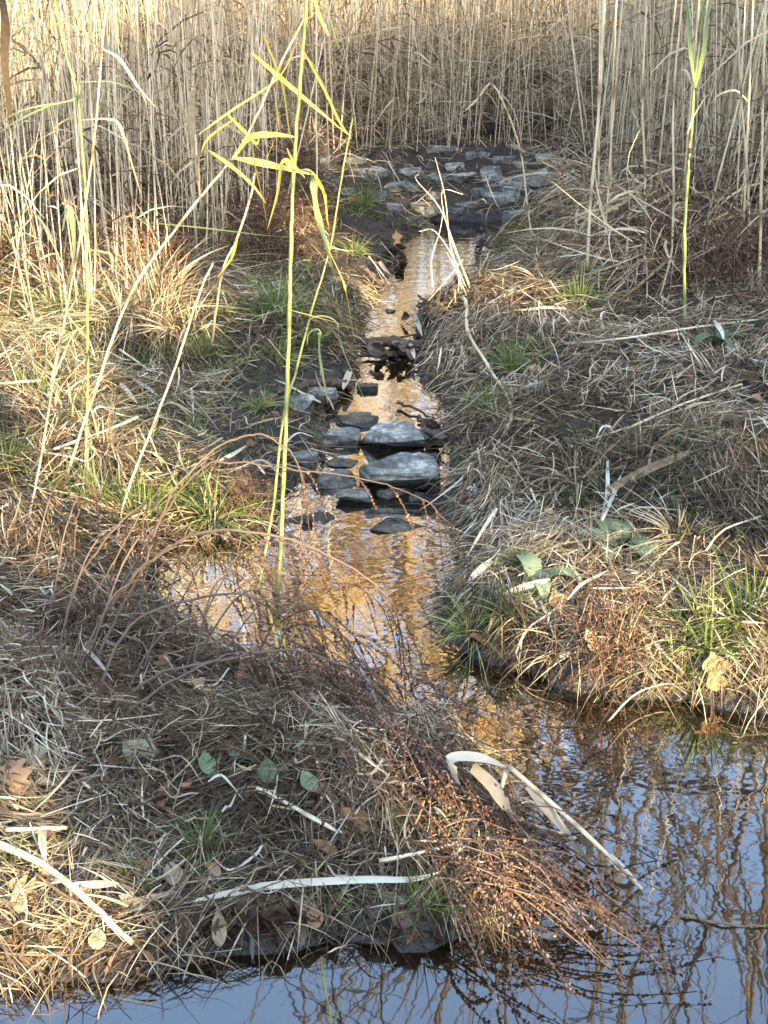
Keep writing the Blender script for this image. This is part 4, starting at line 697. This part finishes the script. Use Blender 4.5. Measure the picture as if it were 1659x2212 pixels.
# sheaf of golden straws rising over the upper pool
p0 = ground(1015, 655); root = empty('golden_straw_sheaf', p0, 'sheaf of golden straws leaning over the upper pool', 'reed')
for k, Q in enumerate([[(1020, 640), (985, 540), (950, 450), (900, 390), (905, 375)], [(1015, 640), (975, 540), (962, 430), (940, 340)], [(1025, 640), (1000, 580), (975, 520), (955, 440), (960, 410), (1000, 420)], [(1000, 640), (985, 570), (940, 500), (905, 500)], [(1010, 645), (992, 600), (965, 545)], [(935, 620), (932, 560), (950, 500), (958, 450)], [(990, 630), (990, 590), (975, 560)], [(1000, 560), (960, 610), (925, 650)]]):
    g = Geo(); tube(g, np.array(A(7.2 if k < 4 else 7.1, *Q)) - p0, .0036, .002, .8, 4, 5); g.build('straw', M['reed'], root)
cane('hooked_reed', [ground(1150, 520)] + A(8.4, (1140, 450), (1125, 330), (1095, 240), (1062, 182), (1035, 210), (1005, 240)), .006, .004, M['reed'], 'hooked grey reed bent like a hairpin before the far pool', [(A(8.4, (1062, 182), (1110, 240), (1130, 330)), .012, S_, .7)], tone=.6)
cane('wide_leaf_reed', [ground(440, 520)] + A(6.8, (430, 400), (420, 260), (415, 185)), .005, .003, M['reed'], 'dead reed with one wide hanging leaf left of the golden leaves', [(A(6.75, (418, 195), (412, 260), (425, 340), (432, 425)), .042, S_, .55)])
g0 = [((0, -40), (12, 60), (10, 130), (22, 250), (28, 300), 5.0, .034, G_, .15, 'dark hanging reed leaf at the top left corner')]
for a in g0:
    g = Geo(); P = [air(*a[i], a[5]) for i in range(5)]; ribbon(g, P, a[6], a[8], m=6); tag(g.build('hanging_leaf', M['straw'], origin=P[0]), a[9], 'leaf')

def ground_blade(name, pts, w, mat, label, tone=.6, lift=.05, cat='reed leaf', taper0=.4, sharp=2.2, fold=.25, lifts=None, face=None, twist=0.0):
    g = Geo(); P = [ground(a, b) + [0, 0, (lifts[i] if lifts else lift)] for i, (a, b) in enumerate(pts)]
    if mat == 'reed': tube(g, P, w * .40, w * .30, tone, 7, 6, 9, .0006)
    else: ribbon(g, P, w * .82, tone, m=6, taper0=taper0, sharp=min(sharp, 5), fold=fold * 1.6, face=face, twist=twist + rng.normal() * .5)
    return tag(g.build(name, M[mat], origin=P[0]), label, cat)
GB = [([(400, 1988), (500, 1965), (600, 1947), (780, 1936), (890, 1935), (955, 1918)], .022, 'blade_pale', 'long white-green curved blade lying across the near mound', 1.0, .2, 5),
      ([(0, 1668 + 190), (100, 1905), (190, 1980), (290, 2075)], .02, 'reed', 'thick straw cane sloping down at the bottom left', .9, .9, 8),
      ([(555, 1738), (620, 1770), (700, 1815), (745, 1840)], .014, 'reed', 'pale cane lying across the centre of the near mound', .95, .9, 8),
      ([(20, 1828), (80, 1826), (148, 1824)], .012, 'reed', 'short flat straw piece at the left edge', 1., .9, 9), ([(165, 1950), (210, 1948), (265, 1945)], .022, 'blade_pale', 'short flat yellow blade in the bottom-left light', .6, .9, 9),
      ([(270, 1990), (330, 1975), (385, 1962)], .018, 'blade_pale', 'flat straw blade lying left of the curved blade', .35, .9, 9), ([(98, 1815), (95, 1850), (102, 1900)], .025, 'blade_pale', 'grey folded blade crossing the bottom-left cane', .4, .8, 5),
      ([(820, 1895), (900, 1880), (995, 1855)], .012, 'reed', 'straight straw piece pointing at the water', .9, .9, 9),
      ([(183, 1430), (215, 1460), (248, 1505)], .018, 'blade_pale', 'cream blade lying beneath the bramble feet', .75, .3, 2), ([(230, 1280), (250, 1350), (303, 1375)], .012, 'blade_pale', 'bleached bent blade above the cream one', .7, .4, 2),
      ([(770, 1415), (780, 1470), (800, 1530), (835, 1585), (850, 1640)], .034, 'blade_pale', 'green-white torn blade caught in the reddish stems', .9, .5, 2.5), ([(672, 1345), (695, 1370), (705, 1398)], .026, 'blade_pale', 'short bleached leaf tip above the inlet water', .9, .5, 3),
      ([(1310, 1028), (1308, 1100), (1290, 1175)], .018, 'blade_pale', 'upright white blade on the right bank', 1., .5, 3), ([(1338, 1060), (1318, 1110), (1285, 1190)], .02, 'blade_pale', 'second white blade leaning beside the upright one', 1., .3, 3),
      ([(1310, 1092), (1390, 1050), (1450, 1025), (1500, 1005)], .038, 'straw', 'wide grey split cane half buried in the right bank', .4, .8, 8), ([(1072, 1130), (1040, 1180), (1005, 1240)], .018, 'blade_pale', 'pale tapering blade on the edge of the right bank', .9, .6, 2),
      ([(1185, 1290), (1130, 1303), (1082, 1320)], .026, 'blade_pale', 'broad pale blade crossing the right bank tip', .75, .8, 8), ([(1060, 1245), (1030, 1270), (1010, 1290)], .028, 'blade_pale', 'short white blade above the arching tuft', .8, .7, 4),
      ([(1082, 1320), (1060, 1370), (1050, 1400)], .022, 'blade_pale', 'folded tail of a blade hanging to the water', .3, .8, 6), ([(415, 865), (418, 900), (420, 945)], .016, 'blade_pale', 'narrow white blade standing on the left bank', 1., .5, 2),
      ([(475, 1025), (505, 1010), (535, 990)], .022, 'blade_pale', 'forked white leaf lying on the left mud', 1., .4, 3), ([(262, 855), (280, 875), (300, 900)], .026, 'blade_pale', 'bleached forked leaf in the left straw', .9, .4, 4), ([(290, 845), (325, 868), (350, 888)], .02, 'blade_pale', 'bleached leaf right of the forked one', .8, .4, 3),
      ([(40, 672), (80, 715), (95, 705), (60, 740)], .02, 'blade_pale', 'white curled leaf in shade at the far left', .8, .5, 3), ([(600, 1010), (640, 965), (680, 972)], .01, 'blade_pale', 'thin white leaf by the stone on the left mud', 1., .5, 3),
      ([(820, 585), (830, 600), (845, 615)], .03, 'blade_pale', 'pale leaf dipping into the upper pool from the left', .5, .6, 3), ([(895, 700), (905, 730), (912, 750)], .034, 'blade_pale', 'wide pale leaf standing in the debris dam', .6, .5, 2.5), ([(885, 765), (892, 785), (896, 800)], .032, 'blade_pale', 'white leaf hanging below the debris dam', .9, .5, 3),
      ([(755, 828), (748, 850), (742, 868)], .04, 'blade_pale', 'pale torn leaf standing at the mossy stone', .6, .8, 7), ([(740, 690), (765, 705), (785, 720)], .04, 'straw', 'brown leaf lying at the left end of the debris dam', .3, .5, 3),
      ([(1350, 958), (1480, 900), (1600, 860)], .012, 'reed', 'long straw lying up the right slope', .85, .9, 6), ([(1250, 990), (1380, 945), (1520, 900)], .01, 'reed', 'reddish straw lying parallel on the right slope', .5, .9, 6), ([(1220, 770), (1350, 758), (1500, 735), (1655, 715)], .012, 'reed', 'long pale straw below the weed thicket at right', .9, .9, 6),
      ([(1540, 720), (1555, 745), (1560, 765)], .026, 'blade_pale', 'bleached drooping leaf beside the white scrap', 1., .4, 3), ([(1200, 1210), (1290, 1195), (1340, 1180)], .008, 'reed', 'thin stalk lying behind the dock', .7, .9, 6),
      ([(1640, 1150), (1560, 1180), (1520, 1225)], .008, 'reed', 'thin straw reaching in at the right edge', .9, .9, 6), ([(1310, 1590), (1370, 1530), (1440, 1508), (1480, 1530)], .006, 'reed', 'thin arched straw dipping into the water at right', 1., .9, 6),
      ([(1230, 1440), (1222, 1444), (1208, 1448)], .014, 'reed', 'stub of straw poking from the sunlit clump', 1., .9, 9), ([(1380, 1380), (1430, 1440), (1480, 1490)], .012, 'blade_pale', 'tan blade slanting through the sunlit clump', .5, .8, 5),
      ([(90, 850), (30, 855), (-30, 860)], .014, 'reed', 'flat straw in sunlight at the far left', 1., .9, 6), ([(260, 780), (330, 830), (380, 870)], .012, 'reed', 'straw slanting across the left bank', .8, .9, 6), ([(300, 930), (230, 960), (120, 1000)], .014, 'reed', 'straw lying in the left bank light', .9, .9, 6)]
for pts, w, mt, lb, tn, t0, shp in GB: ground_blade('dry_reed_leaf' if mt != 'reed' else 'loose_straw', pts, w, mt, lb, tn, taper0=t0, sharp=shp, lift=.05 if pts[0][1] > 1300 else .06)
# blades and straws lying at random on the banks
def random_blades(n, x0, x1, y0, y1, label, group, lo=.12, hi=.35, name='dry_reed_leaf', mats=('blade_pale', 'straw'), w=(.006, .016)):
    for x, y in spots_in(n, x0, x1, y0, y1, ok, .03):
        a = rng.uniform(0, 6.28); L = rng.uniform(lo, hi); d = np.array([math.cos(a), math.sin(a)]); P = []
        for s in (-.5, -.2, .15, .5): q = np.array([x, y]) + d * L * s + rng.normal(size=2) * L * .05; P.append([q[0], q[1], max(float(H(*q)), 0) + .035 + rng.uniform(0, .045)])
        g = Geo(); ribbon(g, P, rng.uniform(*w), rng.uniform(.3, 1), face=[rng.normal() * .4, rng.normal() * .4 - .3, 1], m=4, taper0=.6, sharp=3, twist=rng.normal() * .8); tag(g.build(name, M[mats[rng.integers(len(mats))]], origin=P[0]), label, 'reed leaf', group)
random_blades(65, -1.5, .5, 2.0, 4.0, 'loose dry reed blade on the near mound', 'loose blades on the near mound', .06, .2, w=(.004, .009)); random_blades(55, .4, 2.4, 3.3, 7.5, 'loose dry reed blade on the right bank', 'loose blades on the right bank'); random_blades(60, -2.4, -.2, 4.7, 9, 'loose dry reed blade on the left bank', 'loose blades on the left bank')

for k in range(34):
    px, py = rng.uniform(700, 1200), rng.uniform(330, 470); a = rng.normal() * .5; L = rng.uniform(30, 90); P = [ground(px + L * t * math.cos(a), py + L * t * math.sin(a) * .5) + [0, 0, .07 + .03 * rng.normal()] for t in (0, .5, 1)]
    g = Geo(); ribbon(g, P, rng.uniform(.008, .02), rng.uniform(.2, .9), face=[0, -.3, 1], m=4, taper0=.6, sharp=3); tag(g.build('dry_reed_leaf', M['straw'], origin=P[0]), 'dead straw lying across the stones of the rock dam', 'reed leaf', 'straws lying over the rock dam')

# folded reed debris standing in the near water at the right
yb = flat(1250, 1840)[1]
root = empty('broken_reed', flat(1275, 1872), 'broken bleached reed folded into the water right of the mound', 'reed'); b0 = np.array(root.location)
for P, w, tn, t0, shp in [([air(985, 1690, 2.72), air(972, 1655, 2.7), air(985, 1638, 2.7), air(1040, 1640, 2.7), air(1095, 1658, 2.72)], .040, .75, .8, 9), ([air(1018, 1660, 2.7), air(1060, 1700, 2.68), air(1105, 1760, 2.66), flat(1165, 1822, .0)], .052, .3, .8, 9),
                          ([air(1140, 1700, 2.72), air(1190, 1760, 2.65), flat(1262, 1858, .02), flat(1275, 1872, -.01)], .038, .3, .5, 8), ([air(1262, 1800, 2.62), flat(1268, 1830, .05), flat(1275, 1872, -.01)], .034, .2, .5, 9), ([flat(1315, 1848, .04), flat(1350, 1885, .02), flat(1385, 1915, -.01)], .026, 1., .7, 5)]:
    g = Geo(); ribbon(g, np.asarray(P) - b0, w, tn, m=5, taper0=t0, sharp=shp); g.build('leaf', M['blade_pale'], root)
for P, r in [([air(1098, 1655, 2.78), air(1180, 1725, 2.68), air(1280, 1815, 2.55), flat(1385, 1920, 0)], .006), ([air(1092, 1660, 2.8), air(1085, 1720, 2.75), air(1120, 1770, 2.7), flat(1260, 1815, .02)], .005), ([air(1100, 1655, 2.8), air(1085, 1700, 2.78)], .005)]:
    g = Geo(); tube(g, np.asarray(P) - b0, r, r * .7, .8, 6, 6, 5); g.build('stem', M['reed'], root)
for i, (P, lb) in enumerate([([flat(1120, 1750, .03), flat(1230, 1800, .03), flat(1300, 1790, .06), flat(1420, 1860, 0)], 'dark twig stretched on the water behind the broken reed'), ([flat(1150, 1830, .01), flat(1250, 1815, .02), flat(1330, 1800, .10), flat(1360, 1750, .12)], 'dark forked twig rising from the water'),
                             ([flat(1260, 1650, 0), flat(1290, 1580, .04), flat(1330, 1500, .1)], 'thin dark twig standing in the open water'), ([flat(1470, 1975, .004), flat(1560, 1995, .006), flat(1659, 2000, .004)], 'pale sodden stalk floating at the lower right'),
                             ([flat(1150, 2000, .04), flat(1260, 2035, .02), flat(1380, 2065, .0)], 'dark twig reaching from the tangle into the water'), ([flat(1240, 1820, .04), flat(1290, 1770, .1), flat(1300, 1730, .16)], 'upright twig in the floating debris')]):
    stick('twig', P, .004 if i != 3 else .006, .002 if i != 3 else .003, M['wood_dark'] if i != 3 else M['straw'], lb, 'twig', k=4)
# arching bramble canes with hanging seed twigs
def bramble(P, r, label, hangs, hl=.22):
    P = np.asarray(P, float); root = empty('arching_bramble_plant', P[0], label, 'bramble'); C = smooth_path(P - P[0], 8); C[1:] += np.cumsum(rng.normal(size=(len(C) - 1, 3)) * .0022, 0); g = Geo(); tubes(g, C[None], np.linspace(r * .85, r * .3, len(C))[None], .6, 6); g.build('cane', M['bramble'], root)
    for f in hangs:
        i = int(f * (len(C) - 1)); p = C[i]; L = hl * rng.uniform(.5, 1.3); d = nrm((C[min(i + 2, len(C) - 1)] - C[i - 1])) ; t = np.linspace(0, 1, 9)[:, None]
        Q = p + L * (d * t * .45 + np.array([rng.normal() * .15, rng.normal() * .15, -.15]) * t + np.array([0, 0, -.75]) * t**2); g = Geo(); tubes(g, Q[None], np.linspace(.0017, .0009, 9)[None], .5, 4)
        nb = int(L * 190); u = rng.uniform(.1, 1, nb) * 7.99; k = u.astype(int); beads(g, Q[k] + (Q[k + 1] - Q[k]) * (u - k)[:, None] + rng.normal(size=(nb, 3)) * .002, rng.uniform(.0020, .0040, nb), rng.uniform(0, 1, nb)); g.build('seed_twig', M['weed'], root)
def AP(*p): return [air(a, b, y) for a, b, y in p]
bramble([ground(150, 1450)] + AP((200, 1370, 3.5), (262, 1285, 3.45), (320, 1225, 3.4), (390, 1175, 3.35), (480, 1153, 3.3), (580, 1162, 3.3), (680, 1188, 3.3), (770, 1235, 3.3), (835, 1300, 3.3), (865, 1400, 3.3)), .0075, 'long brown bramble arching from the near mound over the inlet', np.linspace(.5, .97, 13), .2)
bramble([ground(190, 1470)] + AP((250, 1330, 3.5), (300, 1230, 3.5), (330, 1150, 3.5), (375, 1060, 3.5), (470, 970, 3.6), (560, 935, 3.6), (620, 960, 3.6), (650, 1010, 3.6), (668, 1080, 3.6)), .006, 'tall bramble arch reaching up to the bank mud', [.85, .93, .98], .25)
bramble([ground(120, 1470)] + AP((240, 1300, 3.7), (400, 1040, 3.75), (500, 1000, 3.75), (640, 1015, 3.75), (800, 1040, 3.75), (920, 1080, 3.7), (985, 1150, 3.7)), .0045, 'thin bramble stretched in front of the slab stones', [.6, .68, .76, .84, .9, .95, .98], .2)
bramble([ground(240, 1530)] + AP((330, 1455, 3.2), (430, 1425, 3.15), (560, 1403, 3.1), (680, 1412, 3.05), (780, 1450, 3.0), (860, 1520, 2.95)), .0065, 'lower bramble arch over the reddish stems', np.linspace(.5, .97, 10), .16)
bramble([ground(230, 1590)] + AP((300, 1520, 3.0), (390, 1450, 3.0), (480, 1410, 3.0), (560, 1400, 3.0)), .006, 'short bramble parallel to the lower arch', [.7, .85, .95], .12)
bramble([ground(130, 1440)] + AP((160, 1280, 3.6), (230, 1150, 3.6), (320, 1080, 3.6), (260, 1190, 3.55), (210, 1290, 3.5)), .005, 'looped bramble stem at the left of the near mound', [.6, .8], .15)
bramble([ground(400, 1500)] + AP((470, 1260, 3.5), (560, 1300, 3.45), (680, 1370, 3.4), (790, 1450, 3.3), (890, 1560, 3.2)), .004, 'thin arch running down beside the torn blade', np.linspace(.35, .95, 10), .18)
bramble([ground(150, 1300)] + AP((160, 1180, 3.7), (175, 1100, 3.7), (200, 1060, 3.7)), .004, 'pale thin upright stem at the left', [.9], .1)
bramble([ground(180, 1560)] + AP((300, 1350, 3.3), (420, 1295, 3.3), (560, 1290, 3.3), (680, 1340, 3.2), (790, 1440, 3.15)), .006, 'pale cane arching low over the inlet water', [.4, .5, .6, .75, .85, .95], .15)

for i, (x0, y0, x1, y1, hh) in enumerate([(120,1420,420,1230,.26),(180,1450,520,1260,.3),(240,1430,600,1330,.24),(300,1480,640,1300,.3),(150,1500,480,1340,.22),(330,1440,700,1360,.26),(400,1470,760,1400,.2),(100,1360,330,1180,.28),(460,1460,820,1440,.2),(520,1470,860,1500,.2),(260,1520,560,1420,.16),(60,1300,260,1130,.28),(380,1500,800,1330,.34),(560,1500,900,1420,.26)]):
    a, b = ground(x0, y0), flat(x1, y1, .12); m1 = a * .65 + b * .35; m1[2] = max(m1[2], .15) + hh; m2 = a * .3 + b * .7; m2[2] = .12 + hh * .85
    bramble([a, m1, m2, b], rng.uniform(.0025, .0042), 'thin dead arching stem, one of the tangle over the near mound and inlet', np.linspace(.3, .95, 7), .12)
for o in scn.objects:
    if o.get('label', '').startswith('thin dead arching stem'): o['group'] = 'thin arching stems over the inlet'

# ------------------------------------------------------------------ each scattered thing says which one it is, by the landmark it lies beside
MARKS = [(300, 1620, 'the half-buried boulder'), (770, 1800, 'the broad tan leaf'), (575, 1690, 'the heart-shaped green leaf'), (448, 1690, 'the round green leaf'), (435, 1512, 'the orange leaf'), (700, 1930, 'the curved pale blade'), (480, 1990, 'the tail of the curved blade'),
 (100, 1905, 'the fallen straw cane'), (235, 2030, 'the lower end of the straw cane'), (40, 1712, 'the orange lobed leaf'), (80, 1400, 'the left bramble feet'), (220, 1480, 'the bramble roots'), (560, 1400, 'the lower bramble arch'), (390, 1180, 'the bramble crest'), (820, 1510, 'the torn green-white blade'),
 (650, 1780, 'the pale straw cane'), (870, 1790, 'the green tuft in the weeds'), (1040, 1650, 'the folded bleached reed'), (1000, 1900, 'the tangle tip'), (1250, 1990, 'the tan crinkled leaf'), (598, 1280, 'the tall green reed'), (865, 1010, 'the largest slab'), (850, 935, 'the tilted slab'), (862, 1160, 'the log-like stone'), (720, 1050, 'the green-topped stone'),
 (590, 680, 'the large green tuft'), (500, 1060, 'the muddy stone'), (460, 1115, 'the overhanging sunlit tuft'), (215, 1080, 'the brightest green tuft'), (60, 1150, 'the leaning golden reed foot'), (275, 870, 'the forked bleached leaf'), (420, 905, 'the narrow white blade'), (330, 800, 'the tuft below the hummock'), (300, 640, 'the straw hummock'), (70, 710, 'the white curled leaf'),
 (860, 745, 'the driftwood log'), (795, 840, 'the mossy stone'), (680, 845, 'the crooked root'), (785, 445, 'the dark tuft by the dam'), (1000, 650, 'the golden straw sheaf'), (950, 705, 'the debris dam'), (857, 560, 'the upright rust leaf'), (1065, 890, 'the right bank tuft'), (1155, 845, 'the crumbled white scrap'), (1480, 800, 'the tall right green reed'), (1570, 755, 'the white scrap'),
 (1400, 1050, 'the wide split cane'), (1308, 1100, 'the upright white blade'), (1330, 1195, 'the dock rosette'), (1165, 1260, 'the pale flat stone'), (1035, 1190, 'the tapering blade'), (1020, 1370, 'the arching green tuft'), (1300, 1400, 'the sunlit dead clump'), (1540, 1400, 'the sunlit green clump'), (1420, 930, 'the long slope straw'), (1600, 960, 'the sunlit right edge patch'), (1300, 560, 'the four bright golden reeds'),
 (1620, 560, 'the edge golden reed'), (1000, 330, 'the rock dam top'), (1090, 440, 'the dam\'s broad front stone'), (910, 455, 'the dam\'s left front stone'), (720, 400, 'the dam\'s left end'), (1180, 380, 'the dam\'s right end'), (430, 430, 'the wide hanging leaf'), (185, 560, 'the left upright green reed'), (500, 350, 'the golden leaves'), (100, 450, 'the far left reeds'), (1150, 510, 'the hairpin reed foot')]
BASES = {'thin arching stems over the inlet': 'thin arching dead stem', 'straws lying over the rock dam': 'dead straw', 'fallen leaves on the near mound': 'curled brown leaf', 'fallen leaves on the right bank': 'curled brown leaf', 'fallen leaves on the left bank': 'curled brown leaf', 'loose blades on the near mound': 'loose dry reed blade', 'loose blades on the right bank': 'loose dry reed blade',
 'loose blades on the left bank': 'loose dry reed blade', 'dry tufts on the near mound': 'small dry grass tuft', 'dry tufts on the left bank': 'straw-coloured grass tuft', 'dry tufts on the right bank': 'dull dry grass tuft', 'dry tufts on the sunlit hummock': 'pale sunlit dry tuft', 'dead weeds in the left thicket': 'reddish-brown dead weed',
 'dead weeds on the right slope': 'brown dead weed', 'dead weeds on the near mound': 'reddish dead weed', 'sunlit dead weeds on the right bank': 'sunlit rusty dead weed', 'rusty weeds in the left sunlight': 'rusty dead weed', 'dead stems draped over the mound': 'trailing beaded stems', 'stones of the rock dam': 'blue-grey angular stone',
 'wet leaves of the debris dams': 'dark wet leaf', 'sodden leaves on the near mud': 'dark sodden leaf', 'dry reeds standing at the left': 'tall dry reed rooted', 'dry reeds standing on the right bank': 'tall dry reed rooted', 'bowed broken reeds': 'short bowed broken reed'}
used = {}
for o in sorted((o for o in scn.objects if o.parent is None and o.get('group') in BASES), key=lambda o: o.name):
    px, py = project(np.array(o.location)); px, py = float(px), float(py)
    if not (-20 < px < 1680 and -20 < py < 2230): continue
    ms = sorted(MARKS, key=lambda q: (q[0] - px)**2 + (q[1] - py)**2)
    for q in ms[:7]:
        dx, dy = px - q[0], py - q[1]; d = math.hypot(dx, dy); k = int(round(math.atan2(-dy, dx) / (pi / 4))) % 8
        w = ('right of', 'up and right of', 'above', 'up and left of', 'left of', 'down and left of', 'below', 'down and right of')[k]
        lb = '%s %s %s %s' % (BASES[o['group']], 'just' if d < 45 else 'near,' if d < 110 else 'well', w, q[2])
        if lb not in used: break
    else: continue
    used[lb] = 1; o['label'] = lb
